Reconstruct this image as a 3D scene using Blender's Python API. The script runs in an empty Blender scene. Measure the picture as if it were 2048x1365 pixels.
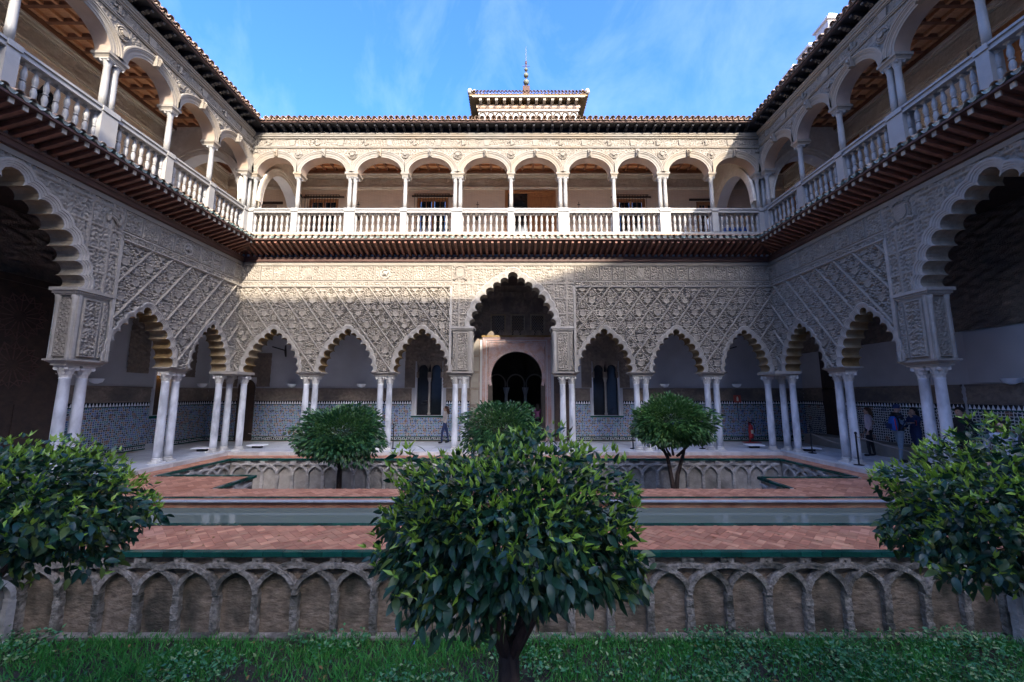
import bpy, bmesh, math, random
import numpy as np
from mathutils import Vector, Matrix, Euler

S = bpy.context.scene
COL = S.collection
rnd = random.Random(7)
R = math.radians

# ------------------------------------------------------------------ camera
D, WL, WR = 15.5, -10.85, 10.37          # far facade y, left facade x, right facade x (metres)
cam_d = bpy.data.cameras.new('camera')
cam_d.sensor_width = 36.0
cam_d.lens = 14.0
cam_d.clip_start = 0.05
cam_d.clip_end = 2000
cam = bpy.data.objects.new('camera', cam_d)
COL.objects.link(cam)
cam.location = (0, 0, 2.12)
cam.rotation_euler = (R(90 + 7.69), 0, 0)
S.camera = cam

# ------------------------------------------------------------------ sky and sun
SUN_DIR = Vector((0.316, -1.0, 0.527)).normalized()      # towards the sun
elev = math.asin(SUN_DIR.z)
world = bpy.data.worlds.new('World')
S.world = world
world.use_nodes = True
nt = world.node_tree
nt.nodes.clear()
wo = nt.nodes.new('ShaderNodeOutputWorld')
bg = nt.nodes.new('ShaderNodeBackground')
bg.inputs['Strength'].default_value = 0.15
sky = nt.nodes.new('ShaderNodeTexSky')
sky.sky_type = 'NISHITA'
sky.sun_disc = False
sky.sun_elevation = elev
sky.sun_rotation = math.atan2(SUN_DIR.x, SUN_DIR.y)
sky.altitude = 50
sky.air_density = 0.9
sky.dust_density = 6.0
sky.ozone_density = 5.0
# thin cirrus: stretched noise on the sky direction
tc = nt.nodes.new('ShaderNodeTexCoord')
mp = nt.nodes.new('ShaderNodeMapping')
mp.inputs['Rotation'].default_value = (0.3, 0.9, 0.7)
mp.inputs['Scale'].default_value = (2.3, 1.3, 1.5)
n1 = nt.nodes.new('ShaderNodeTexNoise')
n1.inputs['Scale'].default_value = 1.6
n1.inputs['Detail'].default_value = 7
n1.inputs['Roughness'].default_value = 0.62
n1.inputs['Distortion'].default_value = 0.55
rp = nt.nodes.new('ShaderNodeValToRGB')
rp.color_ramp.elements[0].position = 0.48
rp.color_ramp.elements[1].position = 0.86
rp.color_ramp.elements[1].color = (0.26, 0.26, 0.26, 1)
mx = nt.nodes.new('ShaderNodeMixRGB')
mx.inputs['Color2'].default_value = (1.9, 2.3, 3.0, 1)
hs = nt.nodes.new('ShaderNodeHueSaturation')
hs.inputs['Saturation'].default_value = 1.24
hs.inputs['Hue'].default_value = 0.511
nt.links.new(tc.outputs['Generated'], mp.inputs['Vector'])
nt.links.new(mp.outputs[0], n1.inputs['Vector'])
nt.links.new(n1.outputs[0], rp.inputs[0])
nt.links.new(rp.outputs[0], mx.inputs['Fac'])
nt.links.new(sky.outputs[0], hs.inputs['Color'])
nt.links.new(hs.outputs[0], mx.inputs['Color1'])
nt.links.new(mx.outputs[0], bg.inputs['Color'])
nt.links.new(bg.outputs[0], wo.inputs['Surface'])

sun_d = bpy.data.lights.new('sun', 'SUN')
sun_d.energy = 2.0
sun_d.angle = R(0.5)
sun_d.color = (1.0, 0.91, 0.78)
sun = bpy.data.objects.new('sun', sun_d)
COL.objects.link(sun)
sun.rotation_euler = SUN_DIR.to_track_quat('Z', 'Y').to_euler()
sun.location = (5, -20, 30)

S.render.engine = 'CYCLES'
S.view_settings.view_transform = 'Standard'
S.view_settings.look = 'None'
S.view_settings.gamma = 1
S.view_settings.use_curve_mapping = False
S.view_settings.exposure = 2.45
S.cycles.max_bounces = 9
S.cycles.diffuse_bounces = 6
S.cycles.transparent_max_bounces = 6

# ------------------------------------------------------------------ materials
MATS = {}
def _bump(nt, bs, h, dist, strength=0.6):
    b = nt.nodes.new('ShaderNodeBump')
    b.inputs['Strength'].default_value = strength
    b.inputs['Distance'].default_value = dist
    nt.links.new(h, b.inputs['Height'])
    nt.links.new(b.outputs[0], bs.inputs['Normal'])
    return b
def mat(name, c1, c2=None, scale=6, rough=0.8, c3=None, bump=0.0, bscale=40, metal=0, stretch=(1, 1, 1), lo=0.35, hi=0.65, rnd_amt=0.0, spec=0.4, big=0.0, streak=None):
    """noise-mottled material: c1..c2 by fine noise, c3 by large stains, optional per-object variation"""
    m = bpy.data.materials.new(name); m.use_nodes = True
    nt = m.node_tree; N = nt.nodes; L = nt.links
    bs = N['Principled BSDF']
    bs.inputs['Roughness'].default_value = rough
    bs.inputs['Metallic'].default_value = metal
    bs.inputs['Specular IOR Level'].default_value = spec
    tc = N.new('ShaderNodeTexCoord'); mp = N.new('ShaderNodeMapping')
    mp.inputs['Scale'].default_value = stretch
    L.new(tc.outputs['Object'], mp.inputs['Vector'])
    vec = mp.outputs[0]
    oi = N.new('ShaderNodeObjectInfo')
    ad = N.new('ShaderNodeVectorMath'); ad.operation = 'MULTIPLY_ADD'
    cb = N.new('ShaderNodeCombineXYZ'); 
    for k in range(3): L.new(oi.outputs['Random'], cb.inputs[k])
    L.new(cb.outputs[0], ad.inputs[0]); ad.inputs[1].default_value = (13, 17, 11); L.new(vec, ad.inputs[2])
    vec = ad.outputs[0]
    col = None
    if c2 is None: c2 = tuple(x * 0.8 for x in c1)
    n = N.new('ShaderNodeTexNoise'); n.inputs['Scale'].default_value = scale; n.inputs['Detail'].default_value = 6; n.inputs['Roughness'].default_value = 0.65
    L.new(vec, n.inputs['Vector'])
    r = N.new('ShaderNodeValToRGB'); e = r.color_ramp.elements
    e[0].position = lo; e[1].position = hi; e[0].color = (*c1, 1); e[1].color = (*c2, 1)
    L.new(n.outputs[0], r.inputs[0]); col = r.outputs[0]
    if c3 is not None:
        n2 = N.new('ShaderNodeTexNoise'); n2.inputs['Scale'].default_value = scale * 0.16 if not big else big; n2.inputs['Detail'].default_value = 5
        if streak:
            m2 = N.new('ShaderNodeMapping'); m2.inputs['Scale'].default_value = streak; L.new(vec, m2.inputs['Vector']); L.new(m2.outputs[0], n2.inputs['Vector'])
        else: L.new(vec, n2.inputs['Vector'])
        r2 = N.new('ShaderNodeValToRGB'); r2.color_ramp.elements[0].position = 0.45; r2.color_ramp.elements[1].position = 0.68
        L.new(n2.outputs[0], r2.inputs[0])
        mx = N.new('ShaderNodeMixRGB'); L.new(r2.outputs[0], mx.inputs[0]); L.new(col, mx.inputs[1]); mx.inputs[2].default_value = (*c3, 1); col = mx.outputs[0]
    if rnd_amt:
        hv = N.new('ShaderNodeHueSaturation'); mr = N.new('ShaderNodeMapRange')
        mr.inputs[3].default_value = 1 - rnd_amt; mr.inputs[4].default_value = 1 + rnd_amt
        L.new(oi.outputs['Random'], mr.inputs[0]); L.new(mr.outputs[0], hv.inputs['Value']); L.new(col, hv.inputs['Color']); col = hv.outputs[0]
    L.new(col, bs.inputs['Base Color'])
    if bump:
        nb = N.new('ShaderNodeTexNoise'); nb.inputs['Scale'].default_value = bscale; nb.inputs['Detail'].default_value = 5
        L.new(vec, nb.inputs['Vector']); _bump(nt, bs, nb.outputs[0], bump)
    MATS[name] = m
    return m

mat('stone', (0.275, 0.247, 0.21), (0.22, 0.195, 0.163), 3.2, 0.9, c3=(0.25, 0.215, 0.178), bump=0.008, bscale=26, big=0.55)
mat('carved', (0.335, 0.295, 0.242), (0.225, 0.195, 0.158), 4.5, 0.92, c3=(0.25, 0.217, 0.18), bump=0.02, bscale=34, big=0.6)
mat('rim', (0.39, 0.355, 0.31), (0.30, 0.27, 0.232), 5, 0.85, c3=(0.28, 0.248, 0.208), bump=0.006, bscale=30)
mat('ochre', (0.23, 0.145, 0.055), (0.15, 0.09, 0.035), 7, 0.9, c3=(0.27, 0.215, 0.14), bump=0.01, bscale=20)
mat('soffit_grey', (0.33, 0.285, 0.22), (0.22, 0.185, 0.14), 6, 0.9, c3=(0.28, 0.20, 0.11), bump=0.01, bscale=20)
mat('upstone', (0.255, 0.23, 0.195), (0.213, 0.19, 0.16), 4, 0.85, c3=(0.26, 0.205, 0.145), bump=0.006, bscale=30, big=0.5)
mat('upcarved', (0.25, 0.222, 0.187), (0.185, 0.163, 0.135), 6, 0.9, c3=(0.21, 0.18, 0.145), bump=0.02, bscale=36)
mat('cream_stucco_lifted', (0.72, 0.65, 0.54), (0.58, 0.51, 0.41), 6, 0.9, c3=(0.52, 0.44, 0.34), bump=0.02, bscale=30)  # upcarved tone raised in colour for inner friezes and arches that get no sun
mat('pinkstone', (0.37, 0.285, 0.23), (0.31, 0.235, 0.19), 3, 0.85, c3=(0.34, 0.23, 0.15))
mat('sun_dimmed_marble', (0.30, 0.294, 0.283), (0.25, 0.243, 0.232), 3.0, 0.5, c3=(0.30, 0.28, 0.255), bump=0.003, bscale=24, big=1.2)  # copy of the white marble, darkened in colour because the upper parts are sunlit
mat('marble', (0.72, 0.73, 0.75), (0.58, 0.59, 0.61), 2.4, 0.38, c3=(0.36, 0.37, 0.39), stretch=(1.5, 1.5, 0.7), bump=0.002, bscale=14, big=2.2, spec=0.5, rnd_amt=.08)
mat('oldmarble', (0.70, 0.67, 0.62), (0.54, 0.51, 0.47), 3.0, 0.5, c3=(0.42, 0.39, 0.35), bump=0.003, bscale=24, big=1.2)
mat('floor_marble', (0.80, 0.81, 0.83), (0.68, 0.69, 0.72), 1.2, 0.22, c3=(0.60, 0.61, 0.64), spec=0.5, big=0.5)
mat('plaster', (0.56, 0.56, 0.575), (0.49, 0.49, 0.505), 1.6, 0.95, c3=(0.42, 0.41, 0.415), bump=0.004, bscale=9)
mat('dark_stucco', (0.30, 0.235, 0.18), (0.19, 0.15, 0.12), 7, 0.9, c3=(0.14, 0.115, 0.10), bump=0.05, bscale=22)
mat('wood_red', (0.26, 0.115, 0.075), (0.15, 0.065, 0.045), 3, 0.62, bump=0.004, bscale=40, stretch=(4, 1, 4), rnd_amt=0.25)
mat('wood_beam', (0.115, 0.058, 0.045), (0.065, 0.034, 0.028), 3, 0.65, bump=0.004, bscale=30, stretch=(0.6, 4, 4))
mat('wood_black', (0.040, 0.040, 0.048), (0.022, 0.022, 0.027), 5, 0.5, rnd_amt=0.2)
mat('wood_ceiling', (0.70, 0.37, 0.18), (0.54, 0.26, 0.12), 4, 0.65, stretch=(1, 6, 6), bump=0.003)
mat('wood_ceiling_dark', (0.27, 0.12, 0.06), (0.18, 0.075, 0.04), 4, 0.65)
mat('wood_door', (0.42, 0.19, 0.075), (0.28, 0.12, 0.05), 3, 0.55, stretch=(6, 6, 0.8), bump=0.003)
mat('wood_dark_door', (0.070, 0.042, 0.030), (0.035, 0.023, 0.018), 5, 0.55, bump=0.012, bscale=18)
mat('tile_roof', (0.32, 0.21, 0.145), (0.19, 0.115, 0.08), 9, 0.85, c3=(0.33, 0.27, 0.21), bump=0.004, rnd_amt=0.3, big=3)
mat('tile_glazed', (0.30, 0.36, 0.33), (0.09, 0.17, 0.155), 14, 0.25, c3=(0.42, 0.40, 0.35), rnd_amt=0.35, spec=0.6, big=6)
mat('mortar', (0.50, 0.44, 0.36), (0.37, 0.32, 0.26), 8, 0.95, bump=0.01)
mat('rafter_end', (0.46, 0.42, 0.34), (0.36, 0.32, 0.26), 9, 0.8, rnd_amt=0.2)
mat('brick_floor', (0.56, 0.235, 0.13), (0.40, 0.155, 0.085), 5, 0.55, c3=(0.70, 0.36, 0.20), rnd_amt=0.25, bump=0.002, bscale=60, big=2.0)
mat('joint', (0.34, 0.26, 0.21), (0.25, 0.19, 0.155), 8, 0.95)
mat('green_tile', (0.010, 0.085, 0.062), (0.006, 0.055, 0.042), 4, 0.18, rnd_amt=0.3, spec=0.6)
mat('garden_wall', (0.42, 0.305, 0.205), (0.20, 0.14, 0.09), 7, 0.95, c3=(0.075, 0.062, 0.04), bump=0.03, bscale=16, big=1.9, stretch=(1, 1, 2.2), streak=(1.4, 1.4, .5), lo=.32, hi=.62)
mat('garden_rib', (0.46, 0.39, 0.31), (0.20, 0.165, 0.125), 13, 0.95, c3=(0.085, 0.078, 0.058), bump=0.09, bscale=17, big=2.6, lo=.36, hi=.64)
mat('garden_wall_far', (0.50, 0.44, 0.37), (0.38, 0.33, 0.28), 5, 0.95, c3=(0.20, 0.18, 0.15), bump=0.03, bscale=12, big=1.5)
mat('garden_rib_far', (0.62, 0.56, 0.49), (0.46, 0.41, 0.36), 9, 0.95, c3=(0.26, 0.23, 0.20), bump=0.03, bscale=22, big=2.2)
mat('soil', (0.055, 0.045, 0.028), (0.03, 0.026, 0.016), 5, 0.98, bump=0.05, bscale=14)
mat('bark', (0.085, 0.055, 0.04), (0.04, 0.026, 0.02), 9, 0.9, stretch=(3, 3, 0.6), bump=0.02, bscale=24)
mat('iron', (0.018, 0.018, 0.02), (0.010, 0.010, 0.012), 9, 0.5)
mat('glass', (0.020, 0.024, 0.030), (0.014, 0.016, 0.02), 2, 0.12, spec=0.6)
mat('curtain', (0.42, 0.40, 0.36), (0.32, 0.30, 0.27), 3, 0.9, stretch=(9, 9, 0.5))
mat('white_pane', (0.86, 0.87, 0.89), (0.78, 0.79, 0.82), 1.2, 0.6)
mat('tower_white', (0.36, 0.36, 0.365), (0.32, 0.32, 0.325), 2, .8)
mat('rust', (0.07, 0.032, 0.024), (0.04, 0.02, 0.016), 12, 0.8)
mat('copper', (0.10, 0.115, 0.09), (0.065, 0.068, 0.05), 9, 0.6)
mat('rope', (0.30, 0.25, 0.21), (0.22, 0.18, 0.15), 30, 0.9)
mat('red_paint', (0.45, 0.025, 0.03), (0.34, 0.02, 0.022), 4, 0.4)
mat('sign_red', (0.50, 0.09, 0.05), (0.42, 0.07, 0.045), 4, 0.5)
mat('sign_cream', (0.75, 0.72, 0.55), (0.7, 0.66, 0.5), 4, 0.5)
mat('cobalt', (0.025, 0.11, 0.42), (0.02, 0.08, 0.33), 5, 0.7)
mat('yellow_cloth', (0.72, 0.50, 0.03), (0.6, 0.40, 0.02), 5, 0.8)
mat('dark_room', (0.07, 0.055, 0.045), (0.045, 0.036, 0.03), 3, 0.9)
mat('water', (0.055, 0.075, 0.065), (0.04, 0.058, 0.052), 2, 0.03, spec=0.5)

def nodes_mat(name, rough=0.8, spec=0.4):
    m = bpy.data.materials.new(name); m.use_nodes = True
    bs = m.node_tree.nodes['Principled BSDF']; bs.inputs['Roughness'].default_value = rough; bs.inputs['Specular IOR Level'].default_value = spec
    MATS[name] = m
    return m, m.node_tree, bs

def tile_material(name, cols, line, scale, edge=0.07, rough=0.3):
    m, nt, bs = nodes_mat(name, rough, 0.5); N = nt.nodes; L = nt.links
    tc = N.new('ShaderNodeTexCoord'); mp = N.new('ShaderNodeMapping'); mp.inputs['Scale'].default_value = (1, 0.0, 1)
    L.new(tc.outputs['Object'], mp.inputs[0])
    v1 = N.new('ShaderNodeTexVoronoi'); v1.feature = 'F1'; v1.inputs['Scale'].default_value = scale; v1.inputs['Randomness'].default_value = 0.35
    v2 = N.new('ShaderNodeTexVoronoi'); v2.feature = 'DISTANCE_TO_EDGE'; v2.inputs['Scale'].default_value = scale; v2.inputs['Randomness'].default_value = 0.35
    L.new(mp.outputs[0], v1.inputs['Vector']); L.new(mp.outputs[0], v2.inputs['Vector'])
    r = N.new('ShaderNodeValToRGB'); r.color_ramp.interpolation = 'CONSTANT'
    while len(r.color_ramp.elements) < len(cols): r.color_ramp.elements.new(0.5)
    for i, c in enumerate(cols):
        r.color_ramp.elements[i].position = i / len(cols); r.color_ramp.elements[i].color = (*c, 1)
    L.new(v1.outputs['Color'], r.inputs[0])
    lt = N.new('ShaderNodeMath'); lt.operation = 'LESS_THAN'; lt.inputs[1].default_value = edge; L.new(v2.outputs['Distance'], lt.inputs[0])
    mx = N.new('ShaderNodeMixRGB'); L.new(lt.outputs[0], mx.inputs[0]); L.new(r.outputs[0], mx.inputs[1]); mx.inputs[2].default_value = (*line, 1)
    # large star medallions
    v3 = N.new('ShaderNodeTexVoronoi'); v3.feature = 'F1'; v3.inputs['Scale'].default_value = scale * 0.17; v3.inputs['Randomness'].default_value = 0.0
    L.new(mp.outputs[0], v3.inputs['Vector'])
    l3 = N.new('ShaderNodeMath'); l3.operation = 'LESS_THAN'; l3.inputs[1].default_value = 0.17; L.new(v3.outputs['Distance'], l3.inputs[0])
    mu = N.new('ShaderNodeMath'); mu.operation = 'MULTIPLY'; mu.inputs[1].default_value = 0.55; L.new(l3.outputs[0], mu.inputs[0])
    mx2 = N.new('ShaderNodeMixRGB'); L.new(mu.outputs[0], mx2.inputs[0]); L.new(mx.outputs[0], mx2.inputs[1])
    r3 = N.new('ShaderNodeValToRGB'); r3.color_ramp.interpolation = 'CONSTANT'
    r3.color_ramp.elements[0].color = (0.02, 0.03, 0.10, 1); r3.color_ramp.elements[1].position = 0.55; r3.color_ramp.elements[1].color = (0.30, 0.12, 0.06, 1)
    L.new(v3.outputs['Color'], r3.inputs[0]); L.new(r3.outputs[0], mx2.inputs[2])
    L.new(mx2.outputs[0], bs.inputs['Base Color'])
    return m
tile_material('azulejo', [(0.05, 0.10, 0.28), (0.03, 0.035, 0.05), (0.07, 0.20, 0.24), (0.10, 0.17, 0.38), (0.22, 0.12, 0.08), (0.05, 0.09, 0.22)], (0.56, 0.59, 0.62), 13, 0.085)
tile_material('azulejo_bw', [(0.015, 0.017, 0.022), (0.02, 0.035, 0.07), (0.015, 0.017, 0.022), (0.03, 0.06, 0.055)], (0.72, 0.72, 0.70), 11, 0.11)

def brick_material(name, c1, c2, mortar, sw, sh):
    m, nt, bs = nodes_mat(name, 0.9, 0.2); N = nt.nodes; L = nt.links
    tc = N.new('ShaderNodeTexCoord'); sp = N.new('ShaderNodeSeparateXYZ'); cb = N.new('ShaderNodeCombineXYZ')
    L.new(tc.outputs['Object'], sp.inputs[0]); L.new(sp.outputs[0], cb.inputs[0]); L.new(sp.outputs[2], cb.inputs[1])
    b = N.new('ShaderNodeTexBrick'); b.inputs['Scale'].default_value = 1
    b.inputs['Brick Width'].default_value = sw; b.inputs['Row Height'].default_value = sh; b.inputs['Mortar Size'].default_value = 0.009
    b.inputs['Color1'].default_value = (*c1, 1); b.inputs['Color2'].default_value = (*c2, 1); b.inputs['Mortar'].default_value = (*mortar, 1)
    L.new(cb.outputs[0], b.inputs['Vector'])
    n = N.new('ShaderNodeTexNoise'); n.inputs['Scale'].default_value = 1.3; n.inputs['Detail'].default_value = 6; L.new(tc.outputs['Object'], n.inputs[0])
    mx = N.new('ShaderNodeMixRGB'); mx.blend_type = 'MULTIPLY'; mx.inputs[0].default_value = 0.35
    L.new(b.outputs[0], mx.inputs[1]); L.new(n.outputs[0], mx.inputs[2])
    g = N.new('ShaderNodeGamma'); g.inputs[1].default_value = 0.8; L.new(mx.outputs[0], g.inputs[0])
    L.new(g.outputs[0], bs.inputs['Base Color']); _bump(nt, bs, b.outputs['Fac'], -0.01, 0.5)
brick_material('brickwall', (0.84, 0.60, 0.40), (0.74, 0.52, 0.35), (0.86, 0.74, 0.58), 0.28, 0.062)

def sgraffito(name):
    m, nt, bs = nodes_mat(name, 0.9, 0.2); N = nt.nodes; L = nt.links
    tc = N.new('ShaderNodeTexCoord')
    a = N.new('ShaderNodeTexNoise'); a.inputs['Scale'].default_value = 9; a.inputs['Detail'].default_value = 3; a.inputs['Distortion'].default_value = 2.2
    b = N.new('ShaderNodeTexNoise'); b.inputs['Scale'].default_value = 0.8; b.inputs['Detail'].default_value = 7
    L.new(tc.outputs['Object'], a.inputs[0]); L.new(tc.outputs['Object'], b.inputs[0])
    ra = N.new('ShaderNodeValToRGB'); ra.color_ramp.elements[0].position = 0.40; ra.color_ramp.elements[1].position = 0.52
    ra.color_ramp.elements[0].color = (0.30, 0.20, 0.11, 1); ra.color_ramp.elements[1].color = (0.80, 0.62, 0.38, 1)
    L.new(a.outputs[0], ra.inputs[0])
    rb = N.new('ShaderNodeValToRGB'); rb.color_ramp.elements[0].position = 0.44; rb.color_ramp.elements[1].position = 0.60
    L.new(b.outputs[0], rb.inputs[0])
    mx = N.new('ShaderNodeMixRGB'); L.new(rb.outputs[0], mx.inputs[0]); L.new(ra.outputs[0], mx.inputs[1]); mx.inputs[2].default_value = (0.86, 0.81, 0.74, 1)
    L.new(mx.outputs[0], bs.inputs['Base Color']); _bump(nt, bs, a.outputs[0], 0.02)
sgraffito('sgraffito')

def leaf_mat(name, c1, c2, c3, rough=0.35):
    """leaf colour varies by island; slight translucency"""
    m, nt, bs = nodes_mat(name, rough, 0.5); N = nt.nodes; L = nt.links
    g = N.new('ShaderNodeNewGeometry'); r = N.new('ShaderNodeValToRGB')
    r.color_ramp.elements[0].color = (*c1, 1); r.color_ramp.elements[1].color = (*c2, 1); r.color_ramp.elements[1].position = 0.7
    e = r.color_ramp.elements.new(0.97); e.color = (*c3, 1)
    L.new(g.outputs['Random Per Island'], r.inputs[0]); L.new(r.outputs[0], bs.inputs['Base Color'])
    tr = N.new('ShaderNodeBsdfTranslucent'); ms = N.new('ShaderNodeMixShader'); ms.inputs[0].default_value = 0.16
    hv = N.new('ShaderNodeHueSaturation'); hv.inputs['Value'].default_value = 1.6; L.new(r.outputs[0], hv.inputs['Color']); L.new(hv.outputs[0], tr.inputs['Color'])
    L.new(bs.outputs[0], ms.inputs[1]); L.new(tr.outputs[0], ms.inputs[2]); L.new(ms.outputs[0], N['Material Output'].inputs[0])
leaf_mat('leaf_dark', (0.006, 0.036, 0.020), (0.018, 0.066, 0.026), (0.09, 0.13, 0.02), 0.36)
leaf_mat('leaf_young', (0.16, 0.30, 0.03), (0.28, 0.42, 0.04), (0.36, 0.48, 0.07), 0.4)
leaf_mat('leaf_far', (0.016, 0.075, 0.035), (0.045, 0.135, 0.042), (0.10, 0.20, 0.05), 0.38)
leaf_mat('leaf_far_light', (0.035, 0.11, 0.03), (0.07, 0.17, 0.04), (0.12, 0.22, 0.05), 0.4)
leaf_mat('grass_blade', (0.035, 0.23, 0.035), (0.075, 0.34, 0.05), (0.17, 0.36, 0.07), 0.6)
leaf_mat('cover_leaf', (0.04, 0.18, 0.07), (0.10, 0.30, 0.10), (0.36, 0.44, 0.17), 0.42)

# ------------------------------------------------------------------ mesh helpers
class MB:
    def __init__(s): s.v = []; s.f = []; s.mi = []
    def add(s, vs, fs, mi=0):
        o = len(s.v); s.v += [tuple(p) for p in vs]; s.f += [tuple(o + i for i in f) for f in fs]; s.mi += [mi] * len(fs); return s
    def box(s, x0, x1, y0, y1, z0, z1, mi=0):
        return s.add([(x0, y0, z0), (x1, y0, z0), (x1, y1, z0), (x0, y1, z0), (x0, y0, z1), (x1, y0, z1), (x1, y1, z1), (x0, y1, z1)],
              [(0, 3, 2, 1), (4, 5, 6, 7), (0, 1, 5, 4), (1, 2, 6, 5), (2, 3, 7, 6), (3, 0, 4, 7)], mi)
    def frustum(s, x0, x1, y0, y1, z0, z1, g, mi=0):
        """box whose top is larger by g on every side"""
        return s.add([(x0, y0, z0), (x1, y0, z0), (x1, y1, z0), (x0, y1, z0), (x0 - g, y0 - g, z1), (x1 + g, y0 - g, z1), (x1 + g, y1 + g, z1), (x0 - g, y1 + g, z1)],
              [(0, 3, 2, 1), (4, 5, 6, 7), (0, 1, 5, 4), (1, 2, 6, 5), (2, 3, 7, 6), (3, 0, 4, 7)], mi)
    def lathe(s, prof, n=12, c=(0, 0, 0), mi=0, cap=True):
        vs = []; fs = []
        for r, z in prof:
            for k in range(n):
                a = 2 * math.pi * k / n; vs.append((c[0] + r * math.cos(a), c[1] + r * math.sin(a), c[2] + z))
        for i in range(len(prof) - 1):
            for k in range(n):
                k2 = (k + 1) % n; fs.append((i * n + k, i * n + k2, (i + 1) * n + k2, (i + 1) * n + k))
        if cap:
            fs.append(tuple(reversed(range(n)))); fs.append(tuple((len(prof) - 1) * n + k for k in range(n)))
        return s.add(vs, fs, mi)
    def tube(s, pts, rad, n=6, mi=0, cap=True):
        pts = [Vector(p) for p in pts]; vs = []; fs = []
        if not isinstance(rad, (list, tuple)): rad = [rad] * len(pts)
        for i, p in enumerate(pts):
            t = (pts[min(i + 1, len(pts) - 1)] - pts[max(i - 1, 0)]).normalized()
            a = t.orthogonal().normalized() if abs(t.z) < 0.95 else Vector((1, 0, 0)).cross(t).normalized()
            if abs(t.z) < 0.95: a = Vector((0, 0, 1)).cross(t).normalized()
            b = t.cross(a)
            for k in range(n):
                q = 2 * math.pi * k / n; vs.append(p + (a * math.cos(q) + b * math.sin(q)) * rad[i])
        for i in range(len(pts) - 1):
            for k in range(n):
                k2 = (k + 1) % n; fs.append((i * n + k, i * n + k2, (i + 1) * n + k2, (i + 1) * n + k))
        if cap: fs.append(tuple(reversed(range(n)))); fs.append(tuple((len(pts) - 1) * n + k for k in range(n)))
        return s.add(vs, fs, mi)
    def prism(s, poly, y0, y1, mi=0):
        """polygon in x,z extruded along y"""
        n = len(poly); vs = [(p[0], y0, p[1]) for p in poly] + [(p[0], y1, p[1]) for p in poly]
        fs = [tuple(range(n)), tuple(reversed(range(n, 2 * n)))] + [(i, n + i, n + (i + 1) % n, (i + 1) % n) for i in range(n)]
        return s.add(vs, fs, mi)
    def grid(s, rows, mi=0, closed=False):
        n = len(rows[0]); vs = [p for r in rows for p in r]; fs = []
        for i in range(len(rows) - 1):
            for k in range(n if closed else n - 1):
                k2 = (k + 1) % n; fs.append((i * n + k, i * n + k2, (i + 1) * n + k2, (i + 1) * n + k))
        return s.add(vs, fs, mi)
    def mesh(s, name, mats, smooth=False):
        me = bpy.data.meshes.new(name); me.from_pydata(s.v, [], s.f)
        if not isinstance(mats, (list, tuple)): mats = [mats]
        for m in mats: me.materials.append(MATS[m])
        if len(mats) > 1: me.polygons.foreach_set('material_index', s.mi)
        if smooth: me.polygons.foreach_set('use_smooth', [True] * len(me.polygons))
        bm = bmesh.new(); bm.from_mesh(me); bmesh.ops.recalc_face_normals(bm, faces=bm.faces); bm.to_mesh(me); bm.free()
        me.update(); return me
    def build(s, name, mats, parent=None, smooth=False, loc=(0, 0, 0), rz=0):
        return inst(name, s.mesh(name, mats, smooth), parent, loc, rz)

def inst(name, me, parent=None, loc=(0, 0, 0), rz=0, rot=None, scale=None):
    o = bpy.data.objects.new(name, me); COL.objects.link(o)
    o.location = loc
    o.rotation_euler = rot if rot else (0, 0, rz)
    if scale: o.scale = scale if not isinstance(scale, (int, float)) else (scale,) * 3
    if parent: o.parent = parent
    return o
def tag(o, label=None, cat=None, group=None, kind=None):
    if label: o['label'] = label
    if cat: o['category'] = cat
    if group: o['group'] = group
    if kind: o['kind'] = kind
    return o
def thing(name, label, cat, loc=(0, 0, 0), rz=0, group=None):
    o = bpy.data.objects.new(name, None); COL.objects.link(o); o.empty_display_size = 0.2
    o.location = loc; o.rotation_euler = (0, 0, rz)
    return tag(o, label, cat, group)
def stuff(o): o['kind'] = 'stuff'; return o
def struct(o): o['kind'] = 'structure'; return o

def np_mesh(name, V, F, m, smooth=False):
    """V (n,3), F (k,4) arrays"""
    me = bpy.data.meshes.new(name); k = F.shape[1]
    me.vertices.add(len(V)); me.vertices.foreach_set('co', V.astype(np.float32).ravel())
    me.loops.add(F.size); me.loops.foreach_set('vertex_index', F.astype(np.int32).ravel())
    me.polygons.add(len(F)); me.polygons.foreach_set('loop_start', (np.arange(len(F)) * k).astype(np.int32))
    me.polygons.foreach_set('use_smooth', np.full(len(F), smooth))
    me.materials.append(MATS[m]); me.update(calc_edges=True); me.validate(); return me
def relief(u0, u1, z0, z1, du, hf, keep=None, m='carved', name='carved_relief', smooth=True, flip=False):
    """height field standing in the local x,z plane; height comes out towards -y"""
    nu = max(2, int(round((u1 - u0) / du)) + 1); nz = max(2, int(round((z1 - z0) / du)) + 1)
    U, Z = np.meshgrid(np.linspace(u0, u1, nu), np.linspace(z0, z1, nz))
    H = hf(U, Z) if hf else np.zeros_like(U)
    V = np.stack([U, -H, Z], -1).reshape(-1, 3)
    i = np.arange(nz - 1)[:, None] * nu + np.arange(nu - 1)[None]
    F = np.stack([i, i + 1, i + nu + 1, i + nu], -1)
    if keep is not None:
        cu = (U[:-1, :-1] + U[1:, 1:]) / 2; cz = (Z[:-1, :-1] + Z[1:, 1:]) / 2
        F = F[keep(cu, cz)]
    else: F = F.reshape(-1, 4)
    used = np.unique(F); mp = np.full(len(V), -1); mp[used] = np.arange(len(used))
    return np_mesh(name, V[used], mp[F], m, smooth)
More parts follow.
